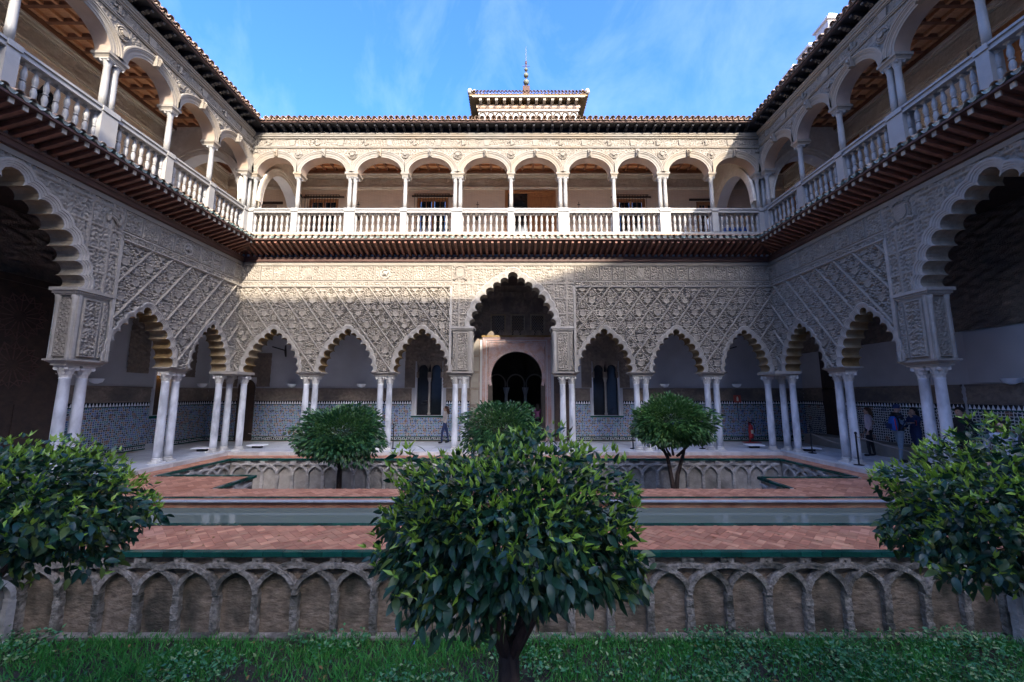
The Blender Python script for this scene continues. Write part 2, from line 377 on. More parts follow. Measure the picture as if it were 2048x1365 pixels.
def pip(U, Z, poly):
    P = np.array(poly); ins = np.zeros(U.shape, bool)
    bb = (U >= P[:, 0].min()) & (U <= P[:, 0].max()) & (Z >= P[:, 1].min()) & (Z <= P[:, 1].max())
    x = U[bb]; y = Z[bb]; r = np.zeros(x.shape, bool); n = len(P)
    for k in range(n):
        x1, y1 = P[k]; x2, y2 = P[(k + 1) % n]
        if y1 == y2: continue
        c = ((y1 > y) != (y2 > y)) & (x < (x2 - x1) * (y - y1) / (y2 - y1) + x1); r ^= c
    ins[bb] = r; return ins
def sstep(a, b, x): t = np.clip((x - a) / (b - a), 0, 1); return t * t * (3 - 2 * t)

# ================================================================== LOWER ARCADES
FR = {'back': ((0, D, 0), 0.0), 'left': ((WL, 0, 0), math.pi / 2), 'right': ((WR, 0, 0), -math.pi / 2)}
SIDE = {'back': 'far', 'left': 'left-hand', 'right': 'right-hand'}
TH = 0.55                                    # thickness of the lower walls

SMALL = [(.97, 2.99), (.93, 3.27), (.84, 3.57), (.715, 3.85), (.54, 4.09), (.335, 4.31), (.115, 4.48)]
BIG = [(1.60, 4.78), (1.53, 5.09), (1.41, 5.41), (1.24, 5.74), (1.03, 6.06), (.77, 6.33), (.49, 6.54), (.17, 6.69)]
def lobes(cx, tips, sx=1.0):
    P = [(cx - d * sx, z) for d, z in tips] + [(cx + d * sx, z) for d, z in reversed(tips)]
    L = []
    for i in range(len(P) - 1):
        (x0, z0), (x1, z1) = P[i], P[i + 1]
        c = math.hypot(x1 - x0, z1 - z0); top = i == len(tips) - 1
        s = c * (0.98 if top else 0.47); r = (c * c / 4 + s * s) / (2 * s)
        nx, nz = -(z1 - z0) / c, (x1 - x0) / c
        L.append(((x0 + x1) / 2 + nx * (s - r), (z0 + z1) / 2 + nz * (s - r), r, nx, nz))
    return P, L
def ring(P, L, o, n=7):
    """scalloped outline pushed outwards by o"""
    J = [None] * (len(L) + 1)
    for i in range(1, len(L)):
        a, b = L[i - 1], L[i]; ra, rb = a[2] + o, b[2] + o
        dx, dz = b[0] - a[0], b[1] - a[1]; d = math.hypot(dx, dz)
        t = (ra * ra - rb * rb + d * d) / (2 * d); h2 = ra * ra - t * t
        h = math.sqrt(max(h2, 0)); mx_, mz_ = a[0] + dx * t / d, a[1] + dz * t / d
        c1 = (mx_ - dz / d * h, mz_ + dx / d * h); c2 = (mx_ + dz / d * h, mz_ - dx / d * h)
        nx, nz = a[3] + b[3], a[4] + b[4]
        J[i] = max((c1, c2), key=lambda q: q[0] * nx + q[1] * nz) if h2 > 0 else P[i]
    for i, l in ((0, L[0]), (-1, L[-1])):
        p = P[i]; q = math.hypot(p[0] - l[0], p[1] - l[1]); J[i] = (l[0] + (p[0] - l[0]) * (l[2] + o) / q, l[1] + (p[1] - l[1]) * (l[2] + o) / q)
    out = []
    for i, l in enumerate(L):
        a0 = math.atan2(J[i][1] - l[1], J[i][0] - l[0]); a1 = math.atan2(J[i + 1][1] - l[1], J[i + 1][0] - l[0])
        while a1 > a0: a1 -= 2 * math.pi
        for k in range(n + (i == len(L) - 1)):
            a = a0 + (a1 - a0) * k / n; out.append((l[0] + (l[2] + o) * math.cos(a), max(l[1] + (l[2] + o) * math.sin(a), P[0][1])))
    return out

def foil_arch(parent, cx, tips, sx=1.0, k=1.0, sof='ochre'):
    P, L = lobes(cx, tips, sx)
    prof = [(0, .0), (0.0, -.015), (.022, -.02), (.03, -.03), (.058, -.032), (.064, -.046), (.094, -.048), (.100, -.062), (.135, -.064), (.15, -.05), (.15, .03)]
    rows = []
    for o, w in prof: rows.append([(x, w * k, z) for x, z in ring(P, L, o * k)])
    MB().grid(rows).build('arch_moulding', 'rim', parent, False)
    inner = ring(P, L, 0)
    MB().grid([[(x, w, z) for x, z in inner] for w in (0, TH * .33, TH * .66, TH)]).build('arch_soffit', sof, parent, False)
    return [(x, z) for x, z in ring(P, L, .12 * k)]

def sebka(u0, zt, P, Q, seed):
    """carved filling of the lozenge lattice"""
    def h(U, Z):
        p = (U - u0) / P; q = (zt - Z) / Q
        a = np.mod(p + q, 1) - .5; b = np.mod(p - q, 1) - .5
        ia = np.floor(p + q); ib = np.floor(p - q)
        x = (a + b) / 2 * P; y = -(a - b) / 2 * Q
        y2 = y + .07; r = np.hypot(x, y2); th = np.arctan2(y2, np.abs(x))
        j = np.mod(ia * 7.13 + ib * 3.77 + seed, 1.0)
        H = .022 * sstep(.10, .085, r) * (.55 + .45 * np.cos(11 * th)) + .03 * np.exp(-((r - .105) / .012) ** 2)
        ax = np.abs(x); n = np.sin(36 * ax + 2.6 * np.sin(23 * y + 2 * j) + 1.5 * j) * np.sin(33 * y + 2.4 * np.sin(25 * ax))
        out = sstep(.10, .14, r)
        H = H + out * (.042 * sstep(-.15, .25, n) - .11 * sstep(-.38, -.55, n))
        edge = np.minimum(.5 - np.abs(a), .5 - np.abs(b))
        return H * sstep(.03, .07, edge) + .012
    return h
def kufic(seed):
    def h(U, Z):
        n1 = np.sin(31 * U + 2.2 * np.sin(17 * Z + seed) + seed * 3); n2 = np.sin(28 * Z + 2.5 * np.sin(23 * U + seed * 2) + seed)
        H = .040 * sstep(-.2, .12, n1 * n2) + .014 * sstep(.2, .5, np.sin(55 * U + 4 * np.sin(30 * Z + seed)))
        return H
    return h
def framed(seed, W, Hh, b=.035):
    """panel with a raised border"""
    k0 = kufic(seed); var = int(seed / 1.7) % 3
    def k(U, Z):
        if var == 0: return k0(U, Z)
        if var == 1:                       # tall angular letters
            c = np.mod(U * 13 + .5 * np.floor(Z * 9 + seed), 1); q = np.mod(Z * 8 + np.floor(U * 13) * .37, 1)
            return .042 * np.maximum((c < .42) * 1.0, (q < .28) * 1.0) + k0(U, Z) * .2
        r = np.hypot(U, Z * .85); th = np.arctan2(Z, U)      # medallion with leaf scrolls
        m_ = .18 if min(W, Hh) > .3 else .06
        return np.where(r < m_, .045 * (np.cos(r * 75) > -.2) * (.6 + .4 * np.cos(8 * th)), k0(np.abs(U), Z))
    def h(U, Z):
        e = np.minimum(np.minimum(U + W / 2, W / 2 - U), np.minimum(Z + Hh / 2, Hh / 2 - Z))
        return np.where(e < b, .052 * sstep(0, .006, e), k(U, Z) * sstep(b, b + .012, e) + .002)
    return h
PAN = {}
def panel_mesh(W, Hh, v, du=.014, b=.035, m='carved'):
    key = (round(W, 2), round(Hh, 2), v, m)
    if key not in PAN: PAN[key] = relief(-W / 2, W / 2, -Hh / 2, Hh / 2, du, framed(v * 1.7 + 0.3, W, Hh, b), m=m, name='carved_panel')
    return PAN[key]

def shield(parent, u, z, w, h, kind=0, y=-.02):
    m = MB(); pts = []
    for k in range(13):
        t = k / 12; 
        a = math.pi * t
        pts.append((u - w / 2 * math.cos(a) * 1.0, z - h * .12 - math.sin(a) * h * .42))
    top = [(u + w / 2, z + h * .42), (u, z + h * .47), (u - w / 2, z + h * .42)]
    poly = pts + top
    m.prism(poly, y - .05, y + .02)
    inner = [(u + (x - u) * .78, z + (q - z) * .78) for x, q in poly]
    m.prism(inner, y - .075, y - .045)
    if kind == 1:      # crest with crown, ribbons and supporters
        for s in (-1, 1):
            m.tube([(u + s * w * .45, y - .03, z + h * .4), (u + s * w * .75, y - .04, z + h * .72)], .03)
            m.tube([(u + s * w * .4, y - .03, z - h * .45), (u + s * w * .8, y - .05, z - h * .62)], .05)
        for k in range(7):
            a = math.pi * (.12 + .76 * k / 6); m.box(u + math.cos(a) * w * .55 - .03, u + math.cos(a) * w * .55 + .03, y - .07, y + .01, z + h * .42 + math.sin(a) * .10, z + h * .42 + math.sin(a) * .10 + .06)
        for k in range(24):
            a = 2 * math.pi * k / 24
            m.box(u + math.cos(a) * w * .62 - .02, u + math.cos(a) * w * .62 + .02, y - .05, y + .01, z + math.sin(a) * h * .56 - .02, z + math.sin(a) * h * .56 + .02)
    if kind == 0: m.prism([(u - w * .34, z + h * .25), (u - w * .2, z + h * .36), (u + w * .34, z - h * .2), (u + w * .2, z - h * .32)], y - .09, y - .06)
    return m.build('coat_of_arms', 'carved', parent)
def roundel(parent, u, z, r):
    m = MB()
    for k in range(16):
        a = 2 * math.pi * k / 16; m.box(u + math.cos(a) * r - .03, u + math.cos(a) * r + .03, -.07, .01, z + math.sin(a) * r - .03, z + math.sin(a) * r + .03)
    m.tube([(u - r * .6, -.05, z - r * .3), (u - r * .2, -.07, z + r * .1), (u + r * .2, -.07, z - r * .2), (u + r * .6, -.05, z + r * .5)], [.05, .07, .07, .03], 6)
    m.tube([(u - r * .1, -.05, z + r * .2), (u - r * .3, -.07, z + r * .6)], [.06, .03], 6)
    return m.build('carved_roundel', 'rim', parent)
def castle(parent, u, z, s):
    m = MB()
    m.box(u - s, u + s, -.05, .01, z - s * 1.1, z - s * .1)
    for k in (-1, 0, 1): m.box(u + k * s * .66 - s * .22, u + k * s * .66 + s * .22, -.07, .01, z - s * .1, z + s * (.45 if k else .95))
    m.box(u - s * .2, u + s * .2, -.075, -.04, z - s * 1.1, z - s * .55); m.box(u - s * 1.25, u + s * 1.25, -.06, .01, z - s * 1.4, z - s * 1.15)
    return m.build('castle_relief', 'carved', parent)

def impost(parent, u, hw, z0=2.85, z1=2.99, k=1.0):
    m = MB(); y0, y1 = .02, TH - .02
    m.box(u - hw + .10, u + hw - .10, y0 + .06, y1 - .06, z0 - .012, z0 + .03)
    m.frustum(u - hw + .11, u + hw - .11, y0 + .07, y1 - .07, z0 + .03, z0 + .085, .065)
    m.box(u - hw + .03, u + hw - .03, y0 - .015, y1 + .015, z0 + .085, z0 + .105)
    m.box(u - hw, u + hw, y0 - .045, y1 + .045, z0 + .105, z1 + .004)
    m.build('impost_slab', 'rim', parent)

def pier_block(parent, u, hw, su):
    """tall carved block that carries the big arch; su = side (+1/-1) of the big opening"""
    z0, z1 = 2.995, 4.60; i0 = u + su * hw
    m = MB(); a, b = sorted((u - su * hw, i0 - su * .06))
    m.box(a, b, .0, TH, z0, z1)
    m.build('pier_core', 'stone', parent)
    pm = panel_mesh(.42, 1.48, 3); inst('carved_panel', pm, parent, (u + su * .02, -.006, (z0 + z1) / 2))
    for d, w_ in ((-.3, .12),): inst('border_panel', panel_mesh(.13, 1.48, 1, b=.02), parent, (u - su * .315, -.006, (z0 + z1) / 2))
    m = MB(); m.box(i0 - su * .06 - .035 * 1, i0 - su * .06 + .035, -.03, .02, z0, z1)
    m.build('edge_fillet', 'rim', parent)
    for w in (.07, TH - .07):                  # engaged colonnettes on the inner side
        prof = [(.055, 0), (.06, .03), (.05, .06), (.055, .1), (.046, .12), (.046, .55), (.062, .60), (.046, .64), (.064, .70), (.046, .75), (.05, 1.25), (.062, 1.30), (.05, 1.36), (.07, 1.5), (.075, 1.6)]
        MB().lathe(prof, 10, (i0 - su * .03, w, z0)).build('colonnette', 'rim', parent, True)
    o = inst('carved_panel', panel_mesh(TH - .22, 1.5, 4), parent, (i0 - su * .055, TH / 2, (z0 + z1) / 2), su * math.pi / 2)
    m = MB(); hw2 = hw + .02
    for g, q0, q1 in ((0.0, 4.60, 4.64), (.03, 4.64, 4.70), (.07, 4.70, 4.78)):
        m.box(u - hw2 - g, u + hw2 + g, -.02 - g, TH + .02 + g, q0, q1 + .003)
    m.build('impost_slab', 'rim', parent)
    m = MB()
    for k in range(int(2 * hw2 / .05)): m.box(u - hw2 + k * .05 + .008, u - hw2 + k * .05 + .036, -.062, -.045, 4.655, 4.69)
    m.build('dentil_row', 'rim', parent)

def ribs(parent, u0, u1, zt, z0, P, Q, s, keep, bold, off):
    """lattice ribs of one family, each rib an object of its own"""
    slope = 2 * Q / P / 2
    m_ = Q / P
    k0 = int((u0 - off) / P) - 6
    for k in range(k0, int((u1 - off) / P) + 6):
        uu = off + k * P; run = []; runs = []
        n = int((zt - z0) / .03)
        for i in range(n + 1):
            z = zt - .01 - i * .03; u = uu + s * (zt - z) / m_
            ok = u0 + .02 < u < u1 - .02 and keep(np.array([u]), np.array([z]))[0]
            if ok: run.append((u, z))
            if (not ok or i == n) and run:
                if len(run) > 9: runs.append(run)
                run = []
        for run in runs:
            m = MB()
            (ua, za), (ub, zb) = run[0], run[-1]
            ln = math.hypot(ub - ua, zb - za); tx, tz = (ub - ua) / ln, (zb - za) / ln; nx, nz = -tz, tx
            rows = []; nseg = 2 if bold else max(4, int(ln / .07) * 2)
            for i in range(nseg if not bold else 2):
                t = i / ((nseg if not bold else 2) - 1); cx, cz = ua + (ub - ua) * t, za + (zb - za) * t
                hw = .034 if bold else (.048 if i % 2 else .026); pr = .085 if bold else (.078 if i % 2 else .05)
                rows.append([(cx + nx * hw, .01, cz + nz * hw), (cx + nx * hw * .8, -pr + .02, cz + nz * hw * .8), (cx + nx * hw * .35, -pr, cz + nz * hw * .35),
                             (cx - nx * hw * .35, -pr, cz - nz * hw * .35), (cx - nx * hw * .8, -pr + .02, cz - nz * hw * .8), (cx - nx * hw, .01, cz - nz * hw)])
            m.grid(rows); m.build('lattice_rib', 'carved', parent)

CAPM = None
def lower_column_mesh():
    base = MB().box(-.155, .155, -.155, .155, 0, .045).lathe([(.15, .045), (.155, .07), (.145, .09), (.12, .10), (.125, .12), (.14, .13), (.135, .145), (.118, .16)], 20).mesh('base', 'oldmarble', False)
    shaft = MB().lathe([(.118, .155), (.118, .4), (.119, 1.0), (.115, 1.7), (.107, 2.50), (.116, 2.515), (.116, 2.54)], 20).mesh('shaft', 'marble', True)
    c = MB().lathe([(.107, 2.54), (.112, 2.62), (.13, 2.70), (.155, 2.77), (.15, 2.80)], 16)
    for k in range(8):                     # two rows of acanthus leaves
        a = 2 * math.pi * k / 8
        for r0, z0, z1, tw in ((.112, 2.545, 2.66, 0), (.125, 2.63, 2.75, math.pi / 8)):
            q = a + tw; d = Vector((math.cos(q), math.sin(q), 0)); t = Vector((-d.y, d.x, 0))
            p = [d * r0 - t * .03 + Vector((0, 0, z0)), d * r0 + t * .03 + Vector((0, 0, z0)), d * (r0 + .025) + t * .034 + Vector((0, 0, z1 - .03)), d * (r0 + .025) - t * .034 + Vector((0, 0, z1 - .03)), d * (r0 + .052) + Vector((0, 0, z1 - .01)), d * (r0 + .05) + Vector((0, 0, z1 - .035))]
            c.add(p, [(0, 1, 2, 3), (3, 2, 4), (3, 4, 5), (2, 5, 4)])
    for k in range(4):                     # corner volutes
        a = math.pi / 4 + k * math.pi / 2; d = Vector((math.cos(a), math.sin(a), 0)); t = Vector((-d.y, d.x, 0))
        ctr = d * .185 + Vector((0, 0, 2.765)); c.tube([ctr - t * .03, ctr + t * .03], .042, 10)
    c.box(-.155, .155, -.155, .155, 2.80, 2.84)
    cap = c.mesh('capital', 'oldmarble', False)
    return base, shaft, cap
LB, LS, LC = lower_column_mesh()
def column(x, y, label, group, rz=0):
    t = thing('marble_column', label, 'column', (x, y, 0), rz, group)
    inst('base', LB, t); inst('shaft', LS, t, rz=rnd.random() * 6); inst('capital', LC, t)
    return t

def lower_arcade(wall, u_lo, u_hi, supports, bigs, detail, piers):
    loc, rz = FR[wall]
    t = thing('arcade_wall', {'back': 'far carved stone arcade wall with scalloped arches either side of the tall doorway arch',
          'left': 'left-hand carved stone arcade wall with scalloped arches and lozenge relief',
          'right': 'right-hand carved stone arcade wall with scalloped arches, wholly in shade'}[wall], 'wall', loc, rz)
    polys = []
    for a, b, hwa, hwb in supports:            # small arches between support edges
        c = (a + hwa + b - hwb) / 2; sx = (b - hwb - a - hwa) / 2 / .97
        r = foil_arch(t, c, SMALL, sx); polys.append(r)
    bpoly = []
    for c in bigs: bpoly.append(foil_arch(t, c, BIG, 1.0, 1.3, 'soffit_grey'))
    def keep(U, Z):
        k = np.ones(np.shape(U), bool)
        for p in polys + bpoly: k &= ~pip(U, Z, p)
        for c in bigs: k &= ~((np.abs(U - c) < 1.62) & (Z < 4.79))
        return k
    pw = 2.45                                   # half width of a big-arch bay
    segs = []; e = u_lo
    for c in sorted(bigs): segs.append((e, c - pw)); e = c + pw
    segs.append((e, u_hi))
    ZT = 6.40
    P, Q = .74, 1.0
    for a, b in segs:
        if b - a < .3: continue
        fine = any(not (b < f0 or a > f1) for f0, f1 in detail)
        off = a + .2 if wall != 'back' or a < 0 else b - .05
        inst('carved_relief', relief(a, b, 2.99, ZT, .02 if fine else .06, sebka(off, ZT, P, Q, .37) if fine else None, keep), t)
        if fine:
            left_bold = {'back': a < 0, 'left': False, 'right': True}[wall]
            ribs(t, a, b, ZT, 2.99, P, Q, 1, keep, left_bold, off)
            ribs(t, a, b, ZT, 2.99, P, Q, -1, keep, not left_bold, off)
    # spandrels of the big arches: rectangular carved panels round the opening
    for c in bigs:
        fine = any(f0 - 2.5 < c < f1 + 2.5 for f0, f1 in detail)
        def hs(U, Z, c=c):
            x = np.abs(U - c); i = np.where(x > 2.15, 1, 0)
            fx = np.where(i == 1, np.minimum(x - 2.15, 2.45 - x), np.minimum(np.abs(x - 1.62), 2.13 - x)); fz = np.abs(np.mod(Z - 4.66, .62) - .31); ez = .31 - fz
            e = np.minimum(np.abs(fx), ez); k = kufic(2.1)(U, Z) * .9
            return np.where(e < .03, .055, k + .004)
        inst('carved_relief', relief(c - pw, c + pw, 4.76, 7.30, .02 if fine else .06, hs if fine else None, keep), t)
        for s in (-1, 1):
            m = MB(); m.box(c + s * pw - .045, c + s * pw + .045, -.07, .02, 2.99, 6.42); m.box(c + s * 2.14 - .02, c + s * 2.14 + .02, -.045, .02, 4.80, 6.42)
            m.build('pilaster_strip', 'rim', t)
    # wall body behind the relief, its back face and the plain top
    inst('wall_back', relief(u_lo, u_hi, 2.99, 7.30, .07, None, keep, m='plaster'), t, (0, TH, 0))
    # cornice band and frieze
    for a, b in segs:
        if b - a < .3: continue
        m = MB(); m.box(a, b, -.10, .03, 6.385, 6.42); m.box(a, b, -.055, .03, 6.355, 6.385)
        m.box(a, b, -.05, .03, 6.60, 6.635)
        m.build('moulding', 'rim', t)
        n = max(1, int((b - a) / .62)); w = (b - a) / n
        for k in range(n): inst('band_panel', panel_mesh(w - .03, .172, k % 3, b=.016), t, (a + (k + .5) * w, -.012, 6.51))
        n = max(1, int((b - a) / .50)); w = (b - a) / n
        for k in range(n): inst('frieze_panel', panel_mesh(w - .03, .60, (k * 7 + 3) % 6), t, (a + (k + .5) * w, -.012, 6.95))
    m = MB(); m.box(u_lo, u_hi, -.06, .03, 7.262, 7.30); m.box(u_lo, u_hi, -.035, TH, 7.30, 7.42)
    for k in range(int((u_hi - u_lo) / .6)): pass
    m.build('plain_fascia', 'stone', t)
    m = MB()
    for a, b in segs: m.box(a, b, .02, .05, 6.42, 7.262)
    m.build('frieze_backing', 'stone', t)
    for u, hw in piers: impost(t, u, hw)
    for c in bigs:
        for s in (-1, 1):
            pier_block(t, c + s * (1.60 + .40 - .02), .38, -s)
            impost(t, c + s * 2.06, .52)
    return t

# far wall
bs_ = [(-10.85, -7.92, .50, .5), (-7.92, -5.0, .5, .5), (-5.0, -2.05, .5, .52), (2.15 - .0, 5.08, .52, .5), (5.08, 7.86, .5, .5), (7.86, 10.37, .5, .45)]
AW = {}
AW['back'] = lower_arcade('back', WL - .25, WR + .25, bs_, [0.03], [(-12, 12)], [(-7.92, .5), (-5.0, .5), (5.08, .5), (7.86, .5)])
# side walls: u = y on the left, u = -y on the right
lsup = [(15.5, 13.05), (13.05, 10.15)]
AW['left'] = lower_arcade('left', .75, D + .02, [(13.05, 15.5, .45, .5), (10.15, 13.05, .52, .45), (3.15, 6.05, .45, .52)], [8.1], [(10.4, 16)], [(13.05, .45), (3.15, .45)])
AW['right'] = lower_arcade('right', -D - .02, -.75, [(-15.5, -12.85, .5, .45), (-12.85, -10.15, .45, .52), (-6.05, -3.15, .52, .45)], [-8.1], [(-16, -10.4)], [(-12.85, .45), (-3.15, .45)])

# heraldry on the friezes
shield(AW['back'], -8.15, 6.95, .30, .42, 0); roundel(AW['back'], -5.08, 6.93, .18); shield(AW['back'], -2.08, 6.95, .34, .42, 1)
castle(AW['back'], 2.28, 6.95, .22); shield(AW['back'], 5.15, 6.95, .30, .42, 0); castle(AW['back'], 8.0, 6.95, .16)
m = MB(); m.box(10.02, 10.53, -.03, .01, 6.62, 7.16)
m.tube([(10.12, -.06, 6.75), (10.10, -.08, 6.9), (10.16, -.08, 7.08)], [.05, .06, .035], 7); m.tube([(10.14, -.06, 6.9), (10.28, -.08, 6.86), (10.40, -.07, 6.72)], [.05, .05, .04], 7); m.tube([(10.40, -.07, 6.72), (10.46, -.08, 6.95), (10.42, -.06, 7.05)], [.05, .045, .03], 7)
m.tube([(10.18, -.05, 6.98), (10.3, -.06, 6.95), (10.42, -.05, 6.9)], .03, 6)
m.build('relief_plaque', 'carved', AW['left'])
roundel(AW['left'], 12.75, 6.93, .17)
shield(AW['right'], -10.0, 6.92, .40, .46, 1); castle(AW['right'], -12.75, 6.93, .17)

# columns: pairs under every support
ORD = ['first', 'second', 'third', 'fourth', 'fifth', 'sixth']
GB = 'marble columns of the lower arcades'
nm = {-7.92: 'second pair from the left corner', -5.0: 'third pair from the left corner', -2.05: 'pair left of the tall doorway arch', 2.17: 'pair right of the tall doorway arch', 5.08: 'third pair from the right corner', 7.86: 'second pair from the right corner'}
for u, s in nm.items():
    for k, w in ((-1, 'left'), (1, 'right')): column(u + k * .178, D + TH / 2, f'{w} white marble column of the {s}, far arcade', GB)
for wall, sx, ux in (('left', WL - TH / 2, (13.05, 10.14, 6.05, 3.15)), ('right', WR + TH / 2, (12.85, 10.14, 6.05, 3.15))):
    for u, s in zip(ux, ('nearest the far corner', 'under the carved block of the big arch', 'on the near side of the big arch', 'nearest the viewer')):
        if u < 5: continue
        for k, w in ((1, 'farther'), (-1, 'nearer')): column(sx, u + k * .195, f'{w} white marble column of the {wall} arcade pair {s}', GB)
for wall, x, s in (('left', WL, -1), ('right', WR, 1)):
    column(x - s * .30, D + .27, f'{wall} corner column standing under the far arcade, inner one of three', GB)
    column(x + s * .27, D - .30, f'{wall} corner column standing under the {wall} arcade, nearest of three', GB)
    column(x + s * .27, D + .27, f'{wall} corner column set back in the angle behind two others', GB)
    m = MB(); a, b = sorted((x - s * .52, x + s * .52)); m.frustum(a + .12, b - .12, D - .40, D + .40, 2.84, 2.90, .06); m.box(a, b, D - .52, D + .52, 2.90, 2.995)
    tag(m.build('corner_impost', 'rim'), f'{wall} corner impost slab across the three corner columns', 'impost')

# ================================================================== LOWER EAVES (rafters + tiles)
def tile_mesh(name, m, r0=.082, r1=.066, ln=.46, down=False, th=.014, cap=False):
    mb = MB(); n = 7; rows = []
    sg = -1 if down else 1
    for r, y in ((r0, 0), (r1, ln)):
        rows.append([(math.cos(math.pi * k / n) * r, y, sg * math.sin(math.pi * k / n) * r) for k in range(n + 1)])
    for r, y in ((r1 - th, ln), (r0 - th, 0)):
        rows.append([(math.cos(math.pi * k / n) * r, y, sg * math.sin(math.pi * k / n) * r) for k in range(n + 1)])
    rows.append(rows[0]); mb.grid(rows)
    if cap:
        mb.add([(math.cos(math.pi * k / n) * (r0 - th), .02, sg * math.sin(math.pi * k / n) * (r0 - th)) for k in range(n + 1)], [tuple(range(n + 1))])
    return mb.mesh(name, m, True)
T_COVER = tile_mesh('cover_tile', 'tile_roof', .098, .078)
T_CHAN = tile_mesh('channel_tile', 'tile_roof', .088, .076, .46, True)
T_GLAZ = tile_mesh('channel_tile', 'tile_glazed', .082, .07, .46, True, cap=True)
T_COVG = tile_mesh('cover_tile', 'tile_roof', .085, .066, .46)
SL = math.atan2(.40, .9)

def lower_eave(wall, u_lo, u_hi, e_lo, e_hi, ov=.98):
    """u range on the wall, and range of the outer edge (mitred at the inner corners)"""
    loc, rz = FR[wall]
    t = thing('wooden_eave', {'back': 'far dark wooden eave with small roof tiles above the carved frieze', 'left': 'left-hand wooden eave with green glazed tile ends under the balustrade', 'right': 'right-hand dark wooden eave with tile edge under the balustrade'}[wall], 'eave', loc, rz)
    m = MB(); m.box(u_lo, u_hi, -.10, .02, 7.42, 7.55); m.box(u_lo, u_hi, -.13, .02, 7.55, 7.62); m.box(u_lo, u_hi, -.07, .02, 7.405, 7.42)
    m.build('wall_beam', 'wood_beam', t)
    # rafter: rises outwards from the wall beam
    rm = MB(); hw = .042
    y0, z0, y1, z1 = .0, 7.62, -.86, 7.90
    rm.add([(-hw, y0, z0), (hw, y0, z0), (hw, y0, z0 + .13), (-hw, y0, z0 + .13), (-hw, y1, z1), (hw, y1, z1), (hw, y1, z1 + .11), (-hw, y1, z1 + .11)],
           [(0, 1, 2, 3), (4, 7, 6, 5), (0, 4, 5, 1), (1, 5, 6, 2), (2, 6, 7, 3), (3, 7, 4, 0)])
    rme = rm.mesh('rafter', 'wood_red')
    em = MB().box(-hw - .004, hw + .004, -.875, -.845, 7.885, 8.0).mesh('rafter_end', 'rafter_end')
    sp = .238; n = int((u_hi - u_lo) / sp)
    def lim(w, u):     # inside the mitre?
        f = w / ov; lo = u_lo + (e_lo - u_lo) * f; hi = u_hi + (e_hi - u_hi) * f
        return lo - .02 < u < hi + .02
    for k in range(n + 1):
        u = u_lo + .10 + k * sp
        if lim(.86, u):
            r_ = inst('rafter', rme, t, (u, 0, rnd.uniform(-.006, .006))); r_.rotation_euler = (0, 0, rnd.uniform(-.008, .008)); (inst('rafter_end', em, t, (u, 0, 0)) if wall != 'back' else None)
        else:                       # jack rafters at the mitre: shorter
            f = None
            for q in range(17, 1, -1):
                if lim(q * .05, u): f = q * .05 / .86; break
            if f: inst('rafter', rme, t, (u, 0, 7.62 * (1 - 1)), scale=(1, f, 1)).location = (u, 0, 0)
    # boarding above rafters, fascia board, tile bed
    m = MB()
    def strip(w0, za, w1, zb, th):
        c = lambda w: (u_lo + (e_lo - u_lo) * w / ov, u_hi + (e_hi - u_hi) * w / ov)
        a0, b0 = c(w0); a1, b1 = c(w1)
        m.add([(a0, -w0, za), (b0, -w0, za), (b1, -w1, zb), (a1, -w1, zb), (a0, -w0, za + th), (b0, -w0, za + th), (b1, -w1, zb + th), (a1, -w1, zb + th)],
              [(0, 3, 2, 1), (4, 5, 6, 7), (0, 1, 5, 4), (1, 2, 6, 5), (2, 3, 7, 6), (3, 0, 4, 7)])
    strip(0, 7.75, .93, 8.012, .025)
    m.build('boarding', 'wood_beam', t)
    m = MB(); strip(.88, 7.995, .945, 7.998, .05); m.build('fascia_board', 'wood_beam', t)
    m = MB(); strip(-.05, 8.36, .86, 8.055, .05); m.build('tile_bed', 'mortar', t)
    lower = (T_GLAZ if wall in ('left', 'back') else T_GLAZ)
    for k in range(n + 2):
        u = u_lo + .02 + k * sp
        if lim(.98, u):
            inst('channel_tile', lower, t, (u, -.99 + rnd.uniform(-.012, .012), 8.115 + rnd.uniform(-.005, .005)), rot=(SL * .78, 0, rnd.uniform(-.03, .03)))
        u += sp / 2
        if lim(.95, u): inst('cover_tile', T_COVG, t, (u, -.955 + rnd.uniform(-.015, .015), 8.105 + rnd.uniform(-.006, .006)), rot=(SL * .78, 0, rnd.uniform(-.04, .04)))
        for j in (1,):
            if lim(.6, u): inst('cover_tile', T_COVG, t, (u, -.60, 8.25), rot=(SL * .78, 0, rnd.uniform(-.04, .04)))
    return t
OV = .98
EV = {}
EV['back'] = lower_eave('back', WL, WR, WL + OV, WR - OV)
EV['left'] = lower_eave('left', .7, D, .7 + OV, D - OV)
EV['right'] = lower_eave('right', -D, -.7, -D + OV, -.7 - OV)
for s, x in (('left', WL + .97), ('right', WR - .97)):
    o = inst('corner_tile', tile_mesh('corner_tile', 'tile_roof', .10, .09, .5), None, (x, D - .97, 8.10), 0, rot=(SL * .6, 0, math.pi / 4 if s == 'left' else -math.pi / 4))
    tag(o, f'{s} valley tile where two lower eaves meet', 'roof tile')

